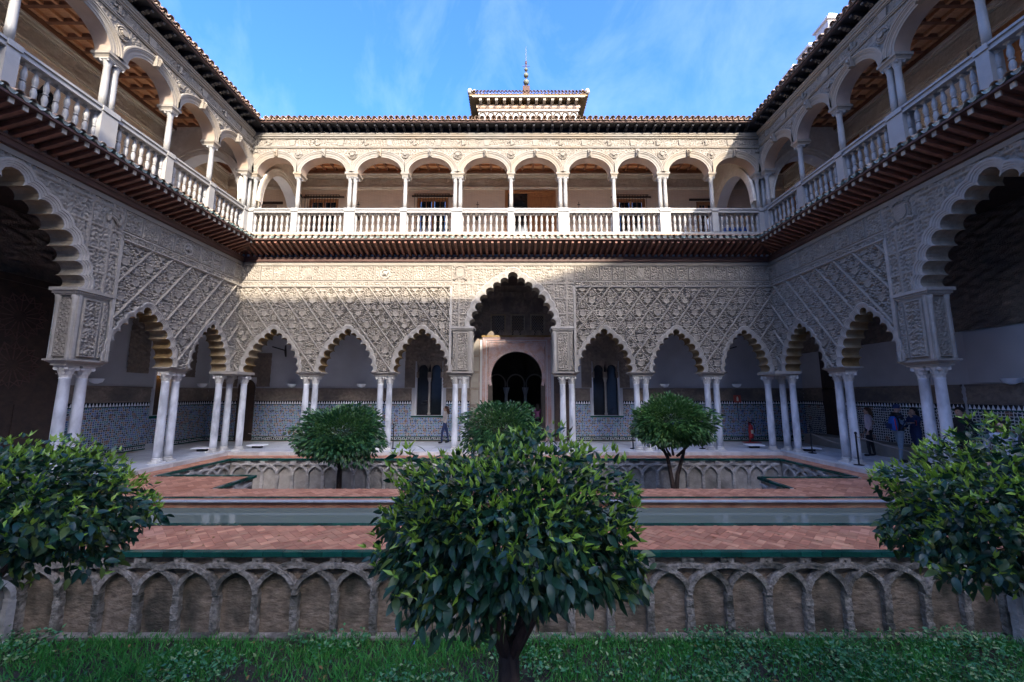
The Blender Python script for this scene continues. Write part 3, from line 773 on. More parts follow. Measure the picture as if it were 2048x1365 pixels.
# ================================================================== BALUSTRADE
BAL = MB().box(-.06, .06, -.06, .06, 0, .045).lathe([(.035, .045), (.052, .06), (.05, .08), (.034, .10), (.055, .22), (.060, .27), (.050, .34), (.032, .39), (.055, .405), (.055, .425), (.036, .44), (.050, .49), (.060, .56), (.055, .61), (.030, .74), (.046, .755), (.05, .775)], 12, cap=False).box(-.055, .055, -.055, .055, .775, .825).mesh('baluster', 'sun_dimmed_marble', False)
UPS = {'back': [(-10.72, 1), (-8.92, 1), (-6.66, 2), (-4.45, 1), (-2.26, 2), (-.04, 1), (2.12, 2), (4.25, 1), (6.28, 2), (8.32, 1), (10.24, 1)],
       'left': [(2.4, 1), (4.3, 1), (5.95, 2), (7.72, 1), (9.82, 2), (11.72, 1), (13.5, 1), (15.36, 1)],
       'right': [(-15.36, 1), (-13.46, 1), (-11.70, 1), (-9.86, 2), (-7.84, 1), (-5.95, 2), (-4.2, 1), (-2.4, 1)]}
def pedw(n): return .125 if n == 1 else .215
def balustrade(wall, u_lo, u_hi):
    loc, rz = FR[wall]
    t = thing('balustrade', {'back': 'far white marble balustrade along the upper gallery', 'left': 'left-hand white marble balustrade, partly in sun', 'right': 'right-hand white marble balustrade in shade'}[wall], 'balustrade', loc, rz)
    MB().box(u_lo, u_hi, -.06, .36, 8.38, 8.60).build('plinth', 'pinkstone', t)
    MB().box(u_lo, u_hi, -.03, .30, 8.60, 8.69).build('plinth_course', 'sun_dimmed_marble', t)
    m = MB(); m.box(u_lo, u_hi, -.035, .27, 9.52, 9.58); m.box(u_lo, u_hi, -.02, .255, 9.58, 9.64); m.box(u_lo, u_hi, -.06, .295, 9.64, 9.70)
    m.build('handrail', 'sun_dimmed_marble', t)
    sup = UPS[wall]
    for u, n in sup:
        p = pedw(n); m = MB(); m.box(u - p, u + p, -.045, .28, 8.692, 9.545); m.box(u - p - .015, u + p + .015, -.075, .31, 9.575, 9.712)
        m.build('pedestal', 'sun_dimmed_marble', t)
    for (a, na), (b, nb) in zip(sup[:-1], sup[1:]):
        a2, b2 = a + pedw(na), b - pedw(nb); n = round((b2 - a2) / .222)
        for k in range(n + 1):
            u = a2 + (b2 - a2) * k / n
            inst('baluster', BAL, t, (u, .12, 8.692), rz=rnd.choice((0, math.pi / 2, math.pi)))
    return t
balustrade('back', WL + .02, WR - .02); balustrade('left', .75, D - .06); balustrade('right', -D + .06, -.75)

# ================================================================== UPPER GALLERY ARCADES
UB = MB().box(-.11, .11, -.11, .11, 0, .03).lathe([(.105, .03), (.11, .05), (.095, .06), (.085, .075)], 16).mesh('base', 'sun_dimmed_marble')
US = MB().lathe([(.083, .07), (.084, .4), (.081, .8), (.074, 1.2), (.08, 1.21), (.08, 1.225)], 16).mesh('shaft', 'sun_dimmed_marble', True)
UC = MB().lathe([(.074, 1.225), (.085, 1.27), (.095, 1.32), (.12, 1.37)], 14).box(-.125, .125, -.125, .125, 1.37, 1.40)
for k in range(4):
    a = math.pi / 4 + k * math.pi / 2; d = Vector((math.cos(a), math.sin(a), 0)); t_ = Vector((-d.y, d.x, 0)); c_ = d * .135 + Vector((0, 0, 1.35)); UC.tube([c_ - t_ * .02, c_ + t_ * .02], .028, 8)
UC = UC.mesh('capital', 'sun_dimmed_marble')
def ucolumn(wall, u, w, label):
    loc, rz = FR[wall]; M = Matrix.Translation(loc) @ Matrix.Rotation(rz, 4, 'Z'); p = M @ Vector((u, w, 9.712))
    t = thing('gallery_column', label, 'column', p, rz, 'slender columns of the upper gallery')
    inst('base', UB, t); inst('shaft', US, t); inst('capital', UC, t)
WU = .40
def ell(c, hw, z0, h, n=22, o=0):
    return [(c - (hw + o) * math.cos(math.pi * k / n), z0 + (h + o) * math.sin(math.pi * k / n)) for k in range(n + 1)]
def scroll(seed):
    def h(U, Z):
        a = np.sin(13 * U + seed) * .09; n = np.sin(30 * (U + .1 * np.sin(26 * Z + seed))) * np.sin(36 * Z + 3 * np.sin(12 * U + seed))
        n2 = np.sin(58 * U + 5 * np.sin(21 * Z)) * np.sin(53 * Z + 4 * np.sin(19 * U))
        return .030 * sstep(-.1, .35, n) + .014 * sstep(0, .4, n2)
    return h
def upper_arcade(wall, u_lo, u_hi, fine):
    loc, rz = FR[wall]; sup = UPS[wall]
    t = thing('gallery_arcade', {'back': 'far upper gallery arcade of ten round stone arches, mostly sunlit', 'left': 'left-hand upper gallery arcade with moulded round arches and carved frieze', 'right': 'right-hand upper gallery arcade, its carved front in shade'}[wall], 'arcade', loc, rz)
    zs, zt = 11.29, 13.0
    hole = []
    for (a, na), (b, nb) in zip(sup[:-1], sup[1:]):
        ha, hb = (.15 if na == 1 else .25), (.15 if nb == 1 else .25)
        c = (a + ha + b - hb) / 2; hw = (b - hb - a - ha) / 2 + .01; h = .66
        n = 22; E_ = ell(c, hw, zs, h, n)
        hole.append((c, hw, h))
        # wall web above the arch (front, back) and soffit
        for w, nme in ((0.0, 'wall_face'), (WU, 'wall_back')):
            m = MB(); mid0, mid1 = (a, b)
            for k in range(n):
                (x0, q0), (x1, q1) = E_[k], E_[k + 1]
                xx0 = mid0 if k == 0 else x0; xx1 = mid1 if k == n - 1 else x1
                m.add([(x0, w, q0), (x1, w, q1), (xx1, w, 12.34), (xx0, w, 12.34)], [(0, 1, 2, 3)])
            m.add([(mid0, w, 12.34), (mid1, w, 12.34), (mid1, w, zt), (mid0, w, zt)], [(0, 1, 2, 3)])
            m.add([(mid0, w, zs), (E_[0][0], w, zs), (E_[0][0], w, zs + .001), (mid0, w, 12.34)], [(0, 1, 2, 3)]); m.add([(E_[-1][0], w, zs), (mid1, w, zs), (mid1, w, 12.34), (E_[-1][0], w, zs + .001)], [(0, 1, 2, 3)])
            m.build(nme, 'upstone', t)
        MB().grid([[(x, w, z) for x, z in E_] for w in (-.03, .18, WU)]).build('arch_soffit', 'pinkstone', t, True)
        prof = [(0, -.03), (.0, -.05), (.06, -.055), (.065, -.07), (.13, -.072), (.14, -.085), (.165, -.085), (.17, -.105), (.215, -.11), (.225, -.13), (.26, -.13), (.27, -.11), (.27, .01)]
        def row(o, w):
            oo = min(o, 9)
            pts = ell(c, hw, zs, h, 26, oo)
            lo_, hi_ = a + .005, b - .005
            return [(min(max(x, lo_), hi_), w, z) for x, z in pts]
        MB().grid([row(o, w) for o, w in prof]).build('archivolt', 'upstone', t, False)
        m = MB(); m.add([(c - .055, -.17, zs + h - .02), (c + .055, -.17, zs + h - .02), (c + .085, -.19, zs + h + .29), (c - .085, -.19, zs + h + .29), (c - .055, .0, zs + h - .02), (c + .055, .0, zs + h - .02), (c + .085, .0, zs + h + .29), (c - .085, .0, zs + h + .29)],
              [(0, 1, 2, 3), (0, 3, 7, 4), (1, 5, 6, 2), (3, 2, 6, 7), (0, 4, 5, 1)])
        m.tube([(c, -.19, zs + h + .22), (c, -.23, zs + h + .12), (c, -.18, zs + h + .0)], [.05, .055, .03], 7)
        m.build('keystone', 'upstone', t)
    # imposts over the columns
    for u, n in sup:
        hw = .17 if n == 1 else .28; m = MB()
        m.box(u - hw + .05, u + hw - .05, -.01, WU + .01, 11.112, 11.15); m.frustum(u - hw + .05, u + hw - .05, -.01, WU + .01, 11.15, 11.21, .035); m.box(u - hw, u + hw, -.06, WU + .05, 11.21, 11.292)
        m.build('impost_slab', 'upstone', t)
        if u_lo + .5 < u < u_hi - .5:       # medallion and leaf spray in the spandrel
            m = MB(); r = .14 if n == 1 else .175; zc = 12.06
            for rr, ww in ((r, .026), (r * .62, .03)):
                m.tube([(u + rr * math.cos(q * math.pi / 9), -.05, zc + rr * math.sin(q * math.pi / 9)) for q in range(19)], ww, 6)
            m.tube([(u, -.05, zc), (u, -.12, zc)], r * .45, 9)
            m.build('medallion', 'upcarved', t)
    def keep(U, Z):
        k = np.ones(np.shape(U), bool)
        for c, hw, h in hole: k &= ~(((U - c) / (hw + .26)) ** 2 + ((Z - zs) / (h + .26)) ** 2 < 1)
        for u, n in sup: k &= (np.hypot(U - u, Z - 12.06) > (.13 if n == 1 else .16))
        return k
    f0, f1 = fine
    inst('spandrel_carving', relief(f0, f1, 11.45, 12.34, .022, scroll(.4), keep, m='upcarved'), t, (0, -.008, 0))
    n = 9; w = (f1 - f0) / n
    for k in range(n): inst('frieze_panel', relief(f0 + k * w + .004, f0 + (k + 1) * w - .004, 12.44, 12.76, .02, scroll(k * 1.3), m='upcarved', name='frieze_panel'), t, (0, -.012, 0))
    k = 0; u = f0 + .6
    while u < f1 - .4:                      # vases and tablets standing out of the frieze
        m = MB()
        if k % 2: m.prism([(u - .09, 12.47), (u + .09, 12.47), (u + .13, 12.73), (u - .13, 12.73)], -.07, -.01)
        else: m.tube([(u - .14 + .04 * q, -.055, 12.6 + .09 * math.sin(q * .9)) for q in range(8)], .03, 6); m.tube([(u, -.05, 12.48), (u, -.07, 12.72)], [.05, .035], 7)
        m.build('frieze_ornament', 'upcarved', t); u += 1.02; k += 1
    m = MB(); m.box(u_lo, u_hi, -.06, .0, 12.36, 12.40); m.box(u_lo, u_hi, -.085, .0, 12.40, 12.435)
    m.box(u_lo, u_hi, -.06, .0, 12.77, 12.80); m.box(u_lo, u_hi, -.09, .0, 12.80, 12.86); m.box(u_lo, u_hi, -.13, .0, 12.86, 12.93); m.box(u_lo, u_hi, -.15, .0, 12.93, 13.0)
    m.build('cornice', 'upstone', t)
    for i, (u, n) in enumerate(sup):
        if wall != 'back' and (abs(u) < 6 ): continue
        pos = {'back': f'{i + 1} of eleven supports from the left', 'left': f'{len(sup) - i} from the far corner', 'right': f'{i + 1} from the far corner'}[wall]
        words = ['zero', 'first', 'second', 'third', 'fourth', 'fifth', 'sixth', 'seventh', 'eighth', 'ninth', 'tenth', 'eleventh']
        ix = {'back': i + 1, 'left': len(sup) - i, 'right': i + 1}[wall]
        base = {'back': f'{words[ix]} support from the left, far upper gallery', 'left': f'{words[ix]} support from the far corner, left upper gallery', 'right': f'{words[ix]} support from the far corner, right upper gallery'}[wall]
        if n == 1: ucolumn(wall, u, .13, f'single slender white column, {base}')
        else:
            ucolumn(wall, u - .108, .13, f'twin white column, {"left" if wall == "back" else ("nearer" if wall == "left" else "farther")} one of the {base}')
            ucolumn(wall, u + .108, .13, f'twin white column, {"right" if wall == "back" else ("farther" if wall == "left" else "nearer")} one of the {base}')
    return t
UA = {}
UA['back'] = upper_arcade('back', WL + .0, WR - .0, (WL + .02, WR - .02))
UA['left'] = upper_arcade('left', .75, D - .17, (7.0, D - .03))
UA['right'] = upper_arcade('right', -D + .17, -.75, (-D + .03, -7.0))
# fill pieces at the inner corners
for s, x in ((1, WL), (-1, WR)):
    m = MB(); a, b = sorted((x - s * .38, x + s * .012)); m.box(a, b, D + .012, D + .38, 11.3, 13.2); c, d = sorted((x, x + s * .16)); m.box(c, d, D + .004, D + .38, 11.3, 12.98); c, d = sorted((x - s * .38, x - s * .004)); m.box(c, d, D - .16, D, 11.3, 12.98)
    tag(m.build('corner_masonry', 'upstone'), f'{"left" if s > 0 else "right"} corner masonry between two upper arcades', 'masonry')
    ucolumn('back', x + s * -.13, .15, f'{"left" if s > 0 else "right"} corner column set back behind the angle of the upper gallery')

# ================================================================== UPPER EAVE AND ROOF
CORB = MB().prism([(0, 0), (0, .20), (-.36, .20), (-.40, .17), (-.40, .11), (-.33, .085), (-.30, .10), (-.25, .05), (-.20, .065), (-.14, .02), (-.08, .04), (-.04, 0)], -.055, .055)
CORB.v = [(y, x, z) for x, y, z in CORB.v]
CORB.tube([(-.04, -.385, .12), (.04, -.385, .12)], .05, 8)
CORB = CORB.mesh('corbel', 'wood_black')
def upper_eave(wall, u_lo, u_hi, s_lo, s_hi):
    loc, rz = FR[wall]; ov = .52
    t = thing('roof_eave', {'back': 'far dark roof eave with black carved corbels and clay tiles', 'left': 'left-hand roof eave with black carved corbels, seen against the sky', 'right': 'right-hand roof eave with black carved corbels below clay tiles'}[wall], 'eave', loc, rz)
    def quad(m, w0, z0, w1, z1, th):
        f = lambda w: (u_lo + s_lo * w, u_hi - s_hi * w); a0, b0 = f(w0); a1, b1 = f(w1)
        m.add([(a0, -w0, z0), (b0, -w0, z0), (b1, -w1, z1), (a1, -w1, z1), (a0, -w0, z0 + th), (b0, -w0, z0 + th), (b1, -w1, z1 + th), (a1, -w1, z1 + th)],
              [(0, 3, 2, 1), (4, 5, 6, 7), (0, 1, 5, 4), (1, 2, 6, 5), (2, 3, 7, 6), (3, 0, 4, 7)])
    m = MB(); quad(m, -.1, 13.002, .03, 13.002, .21); quad(m, .03, 13.002, .055, 13.002, .035); quad(m, -.1, 13.212, ov, 13.212, .03); quad(m, ov - .05, 13.17, ov, 13.17, .043); m.build('soffit_board', 'wood_black', t)
    m = MB(); quad(m, ov + .002, 13.18, ov + .03, 13.18, .03); m.build('edge_fillet', 'wood_beam', t)
    sp = .385; n = int((u_hi - u_lo) / sp)
    for k in range(n + 1):
        u = u_lo + .2 + k * sp
        if u_lo + s_lo * .4 < u < u_hi - s_hi * .4: inst('corbel', CORB, t, (u, -.03, 13.012))
    sp = .232; n = int((u_hi - u_lo) / sp); sl = R(20)
    for k in range(n + 2):
        u = u_lo + k * sp
        if u_lo + s_lo * .6 <= u <= u_hi - s_hi * .6:
            inst('channel_tile', T_CHAN, t, (u, -.64 + rnd.uniform(-.012, .012), 13.305 + rnd.uniform(-.006, .006)), rot=(sl, 0, rnd.uniform(-.03, .03)))
        u += sp / 2
        if u_lo + s_lo * .6 <= u <= u_hi - s_hi * .6:
            inst('cover_tile', T_COVER, t, (u, -.615 + rnd.uniform(-.015, .015), 13.315 + rnd.uniform(-.007, .007)), rot=(sl, 0, rnd.uniform(-.05, .05)))
    m = MB(); quad(m, -4.2, 13.245 + 4.8 * math.tan(sl), .58, 13.245, .03); m.build('roof_plane', 'tile_roof', t)
    return t
upper_eave('back', WL, WR, 1, 1); upper_eave('left', .7, D, 1, 1); upper_eave('right', -D, -.7, 1, 1)

# white rendered turrets on the right-hand roof
for i, (x_, y, z, s) in enumerate(((11.5, 12.7, 15.15, 1.0), (11.5, 13.7, 15.05, .85), (11.5, 14.6, 14.98, .8))):
    m = MB(); m.box(-.36 * s, .36 * s, -.30 * s, .30 * s, -1.6, .10 * s); m.box(-.42 * s, .42 * s, -.36 * s, .36 * s, .10 * s, .16 * s)
    m.frustum(-.10 * s, .10 * s, -.08 * s, .08 * s, .58 * s, .16 * s, .26 * s)
    o = m.build('roof_turret', 'plaster', None, loc=(x_, y, z)); tag(o, f'{["nearest and tallest", "middle", "farthest and smallest"][i]} white roof turret above the right-hand eave', 'turret', 'white turrets on the right roof')

# ================================================================== UPPER GALLERY INSIDE
YB, XL, XR = 18.9, WL - 3.5, WR + 3.4          # inner wall planes
def face_wall(name, loc, rz, u0, u1, z0, z1, m, label, holes=(), th=.3):
    """inner wall as boxes around rectangular openings"""
    t = thing(name, label, 'wall', loc, rz); mb = MB(); cuts = sorted(holes); e = u0
    for a, b, c, d in cuts:
        mb.box(e, a, 0, th, z0, z1)
        if c > z0: mb.box(a, b, 0, th, z0, c)
        if d < z1: mb.box(a, b, 0, th, d, z1)
        e = b
    mb.box(e, u1, 0, th, z0, z1); mb.build('wall_face', m, t)
    return t
def timber_window(parent, a, b, z0, z1, w=.08, leaves=2, grille=True, glass='glass', solid=False, rows=3, cols=2):
    fr = MB(); f = .09; fr.box(a, a + f, w - .06, w + .06, z0, z1); fr.box(b - f, b, w - .06, w + .06, z0, z1); fr.box(a + f, b - f, w - .06, w + .06, z1 - f, z1); fr.box(a + f, b - f, w - .06, w + .06, z0, z0 + f)
    fo = fr.build('window_frame' if not solid else 'door_frame', 'wood_door', parent)
    lw = (b - a - 2 * f) / leaves
    for k in range(leaves):
        x0 = a + f + k * lw; x1 = x0 + lw; m = MB(); s = .07
        m.box(x0, x0 + s, w - .03, w + .03, z0 + f, z1 - f); m.box(x1 - s, x1, w - .03, w + .03, z0 + f, z1 - f); m.box(x0 + s, x1 - s, w - .03, w + .03, z1 - f - s, z1 - f); m.box(x0 + s, x1 - s, w - .03, w + .03, z0 + f, z0 + f + s)
        lf = m.build('leaf', 'wood_door', parent)
        ih = (z1 - z0 - 2 * f - 2 * s) / rows; iw = (lw - 2 * s) / cols
        for r in range(rows):
            for c in range(cols):
                p0, p1 = x0 + s + c * iw + .015, x0 + s + (c + 1) * iw - .015; q0, q1 = z0 + f + s + r * ih + .015, z0 + f + s + (r + 1) * ih - .015
                if solid:
                    m = MB(); m.box(p0 - .015, p1 + .015, w - .012, w + .012, q0 - .015, q1 + .015); m.frustum(p0 + .05, p1 - .05, 0, 0, 0, 0, 0) if False else m.box(p0 + .05, p1 - .05, w - .024, w - .010, q0 + .05, q1 - .05); m.build('panel', 'wood_door', lf)
                else: MB().box(p0, p1, w - .006, w + .006, q0, q1).build('pane', glass, lf)
        if not solid:
            m = MB()
            for r in range(1, rows): m.box(x0 + s, x1 - s, w - .02, w + .018, z0 + f + s + r * ih - .015, z0 + f + s + r * ih + .015)
            for c in range(1, cols): m.box(x0 + s + c * iw - .012, x0 + s + c * iw + .012, w - .017, w + .015, z0 + f + s, z1 - f - s)
            m.build('glazing_bar', 'wood_door', lf)
    if grille:
        m = MB(); n = int((b - a + .2) / .14)
        for k in range(n + 1): m.box(a - .1 + k * .14 - .008, a - .1 + k * .14 + .008, -.20, -.184, z0, z1 + .12)
        for z in (z0 + .15, (z0 + z1) / 2, z1 + .0, z1 + .10): m.box(a - .12, b + .1, -.205, -.18, z - .01, z + .01)
        for x in (a - .1, b + .08):
            for z in (z1 + .1, (z0 + z1) / 2): m.box(x - .01, x + .01, -.19, .02, z - .01, z + .01)
        m.build('iron_grille', 'iron', parent)
        MB().box(a - .28, b + .28, -.06, .02, z1 + .03, z1 + .10).build('lintel', 'wood_dark_door', parent)

ZF = 8.42
tB = face_wall('gallery_back_wall', (0, YB, 0), 0, XL, XR, ZF, 13.5, 'brickwall', 'far brick wall inside the upper gallery with timber windows', [(-10.2, -8.72, ZF, 11.9), (-4.75, -3.2, ZF, 11.95), (-.35, 2.2, ZF, 12.33), (5.25, 6.7, ZF, 11.9), (9.25, 10.3, ZF, 11.75)])
timber_window(tB, -10.2, -8.72, ZF, 11.9); timber_window(tB, -4.75, -3.2, ZF, 11.95); timber_window(tB, 5.25, 6.7, ZF, 11.9); timber_window(tB, 9.25, 10.3, ZF, 11.75, grille=False)
MB().box(8.9, 10.6, -.05, .02, 11.78, 11.88).build('lintel', 'wood_dark_door', tB); MB().box(-13.2, -11.5, -.05, .02, 11.6, 11.72).build('lintel', 'wood_dark_door', tB)
MB().box(-12.9, -11.8, -.03, .02, ZF, 11.55).build('shutter', 'pinkstone', tB)
m = MB(); m.box(-.35, -.2, -.05, .1, ZF, 12.33); m.box(2.05, 2.2, -.05, .1, ZF, 12.33); m.box(-.2, 2.05, -.05, .1, 12.2, 12.33); m.build('door_frame', 'wood_door', tB)
timber_window(tB, .78, 2.05, ZF, 12.2, .05, 1, False, solid=True, rows=5, cols=2)
MB().box(-.2, .78, .05, .06, ZF, 12.2).build('pane', 'glass', tB)
def gallery_frieze(t, u0, u1, z0=12.38, m='cream_stucco_lifted'):
    inst('carved_frieze', relief(u0, u1, z0 + .17, z0 + .58, .028, scroll(2.2), m=m), t, (0, -.02, 0))
    mb = MB(); mb.box(u0, u1, -.05, .01, z0, z0 + .06); mb.box(u0, u1, -.09, .01, z0 + .06, z0 + .13); mb.box(u0, u1, -.06, .01, z0 + .6, z0 + .64); mb.box(u0, u1, -.12, .01, z0 + .64, z0 + .72); mb.box(u0, u1, -.20, .01, z0 + .72, z0 + .80); mb.build('frieze_moulding', 'cream_stucco_lifted', t)
gallery_frieze(tB, XL + .1, XR - .1)
tL = face_wall('gallery_side_wall', (XL, 0, 0), math.pi / 2, .7, YB, ZF, 13.5, 'brickwall', 'left-hand brick wall inside the upper gallery')
gallery_frieze(tL, 5, YB - .05)
tR = face_wall('gallery_side_wall', (XR, 0, 0), -math.pi / 2, -YB, -.7, ZF, 13.5, 'sgraffito', 'right-hand ochre painted wall inside the upper gallery, its decoration flaking', [(-10.4, -8.2, ZF, 12.45), (-16.3, -14.5, 9.4, 12.4), (-18.6, -17.2, ZF, 12.2)])
gallery_frieze(tR, -YB + .05, -5)
timber_window(tR, -16.3, -14.5, 9.4, 12.4, .05, 2, False, 'curtain', rows=5, cols=2)
timber_window(tR, -10.4, -8.2, ZF, 12.45, .05, 2, False, solid=True, rows=4, cols=2)
timber_window(tR, -18.6, -17.2, ZF, 12.2, .05, 2, False, solid=True, rows=4, cols=1)
m = MB()
for a in (-16.3, -14.5, -10.4, -8.2):
    s = 1 if a in (-14.5, -8.2) else -1
    for k, (o, pr) in enumerate(((.0, .05), (.10, .08), (.2, .06), (.3, .09))): x0, x1 = sorted((a + s * o, a + s * (o + .085))); m.box(x0, x1, -pr, .01, ZF, 12.36)
m.build('door_surround', 'cream_stucco_lifted', tR)

# ceilings with coffers
tc_ = thing('gallery_ceiling', 'brown coffered timber ceiling of the upper gallery', 'ceiling', (0, 0, 0))
m = MB(); m.box(XL, XR, D + .38, YB, 13.42, 13.46); m.box(XL, WL - .38, .7, D + .38, 13.421, 13.461); m.box(WR + .38, XR, .7, D + .38, 13.421, 13.461); m.build('ceiling_board', 'wood_ceiling', tc_)
bx_ = MB().box(-.05, .05, -1.60, 1.60, -.13, 0).mesh('ceiling_beam', 'wood_ceiling_dark')
x = XL + .3
while x < XR: inst('ceiling_beam', bx_, tc_, (x, (D + .4 + YB) / 2, 13.42)); x += .52
y = 6.0
while y < D + .3:
    inst('ceiling_beam', bx_, tc_, ((XL + WL - .4) / 2, y, 13.42), math.pi / 2); inst('ceiling_beam', bx_, tc_, ((XR + WR + .4) / 2, y, 13.42), math.pi / 2); y += .52
for k in range(7):
    MB().box(XL, XR, -.05, .05, 13.30, 13.418).build('ceiling_joist', 'wood_ceiling', tc_, loc=(0, D + .62 + k * .45, 0))
    for a, s in ((XL, 1), (XR, -1)): MB().box(-.05, .05, 5.5, D + .3, 13.30, 13.418).build('ceiling_joist', 'wood_ceiling', tc_, loc=(a + s * (.3 + k * .45), 0, 0))
m = MB(); m.box(XL, XR, YB - .22, YB, 13.16, 13.30); m.box(XL, XL + .22, .7, YB - .22, 13.16, 13.30); m.box(XR - .22, XR, .7, YB - .22, 13.16, 13.30); m.build('wall_plate', 'wood_ceiling_dark', tc_)

def cross_arch(loc, rz, u0, u1, label, zs=10.1, th=.46):
    t = thing('cross_arch', label, 'arch', loc, rz); c = (u0 + u1) / 2; hw = (u1 - u0) / 2 - .05; h = 12.05 - zs; n = 24; E_ = ell(c, hw, zs, h, n)
    for w in (0, th):
        m = MB()
        for k in range(n): m.add([(E_[k][0], w, E_[k][1]), (E_[k + 1][0], w, E_[k + 1][1]), (E_[k + 1][0], w, 13.4), (E_[k][0], w, 13.4)], [(0, 1, 2, 3)])
        m.box(u0, E_[0][0], 0, th, ZF, 13.4) if w == 0 else m.box(E_[-1][0], u1, 0, th, ZF, 13.4)
        m.build('wall_face', 'cream_stucco_lifted', t)
    MB().grid([[(x, w, z) for x, z in E_] for w in (-.02, th / 2, th + .02)]).build('arch_soffit', 'plaster', t, True)
    for w0, s in ((0, -1), (th, 1)):
        prof = [(0, .02), (.10, .025), (.11, .045), (.22, .05), (.23, .08), (.34, .085), (.36, .06), (.36, -.01)]
        MB().grid([[(x, w0 + s * w, z) for x, z in ell(c, hw, zs, h, n, o)] for o, w in prof]).build('archivolt', 'cream_stucco_lifted', t)
    return t
cross_arch((WL + .26, 0, 0), math.pi / 2, D + .38, YB, 'white moulded cross arch at the left end of the far upper gallery')
cross_arch((0, D - .06, 0), 0, XL, WL - .38, 'white moulded cross arch at the far end of the left upper gallery')
cross_arch((WR - .26, 0, 0), -math.pi / 2, -YB, -D - .38, 'white moulded cross arch at the right end of the far upper gallery')
cross_arch((0, D - .06, 0), 0, WR + .38, XR, 'pale cross arch at the far end of the right upper gallery')
# floor slab between the storeys
m = MB(); m.box(XL - .3, XR + .3, D + .02, YB + .3, 7.46, ZF - .002); m.box(XL - .3, WL - .02, .7, D + .02, 7.46, ZF - .002); m.box(WR + .02, XR + .3, .7, D + .02, 7.46, ZF - .002)
struct(m.build('upper_floor', 'floor_marble'))
m = MB(); m.box(XL, XR, D + TH + .01, YB, 7.40, 7.452); m.box(XL, WL - TH - .01, .7, D + TH + .01, 7.40, 7.452); m.box(WR + TH + .01, XR, .7, D + TH + .01, 7.40, 7.452)
tcl = tag(m.build('lower_gallery_ceiling', 'wood_dark_door'), 'dark timber ceiling of the lower galleries', 'ceiling')

# ================================================================== LOWER GALLERY INSIDE
LY, LX, RX = 19.05, WL - 3.55, WR + 3.45
def dado(t, segs, mat_='azulejo', top=1.82, m2='dark_stucco'):
    for a, b in segs:
        MB().box(a, b, -.03, .01, .20, top - .16).build('tile_dado', mat_, t)
        m = MB(); m.box(a, b, -.036, .01, 0, .05); m.box(a, b, -.036, .01, .15, .20); m.box(a, b, -.034, .01, top - .16, top - .13); m.build('green_border', 'green_tile', t)
        MB().box(a, b, -.032, .01, .05, .15).build('tile_border', 'azulejo_bw', t)
        MB().box(a, b, -.032, .01, top - .13, top + .02).build('dark_border', 'glass', t)
        m = MB(); n = int((b - a) / .115)
        for k in range(n):
            u = a + (k + .5) * (b - a) / n; m.add([(u - .05, -.037, top - .125), (u + .05, -.037, top - .125), (u, -.037, top + .015)], [(0, 1, 2)])
        stuff(m.build('merlon_tiles', 'white_pane', t))
        inst('carved_frieze', relief(a, b, top + .06, top + .55, .04, lambda U, Z: .03 * sstep(-.1, .4, np.sin(14 * U + 2 * np.sin(11 * Z)) * np.sin(17 * Z + 2 * np.sin(9 * U))), m=m2), t, (0, -.02, 0))
        m = MB(); m.box(a, b, -.05, .01, top + .02, top + .06); m.box(a, b, -.06, .01, top + .55, top + .61); m.build('frieze_moulding', m2, t)
gB = face_wall('inner_wall', (0, LY, 0), 0, LX - .3, RX + .3, 0, 7.46, 'plaster', 'far white inner wall of the lower gallery with blue tile dado', [(-4.55, -3.32, 1.16, 3.72), (-1.16, 1.6, 0, 4.35), (3.86, 5.08, 1.16, 3.72)])
dado(gB, [(LX + .02, -13.0), (-12.15, -4.75), (-3.12, -1.95), (3.0, 3.7), (5.25, RX - .02)])
dado_low = MB(); 
for a, b in ((-4.75, -3.12), (3.7, 5.25)):
    MB().box(a, b, -.03, .01, .20, 1.06).build('tile_dado', 'azulejo', gB); MB().box(a, b, -.032, .01, .05, .15).build('tile_border', 'azulejo_bw', gB); MB().box(a, b, -.036, .01, 1.06, 1.14).build('green_border', 'green_tile', gB)
    m = MB(); m.box(a, b, -.036, .01, 0, .05); m.box(a, b, -.036, .01, .15, .20); m.build('green_border', 'green_tile', gB)
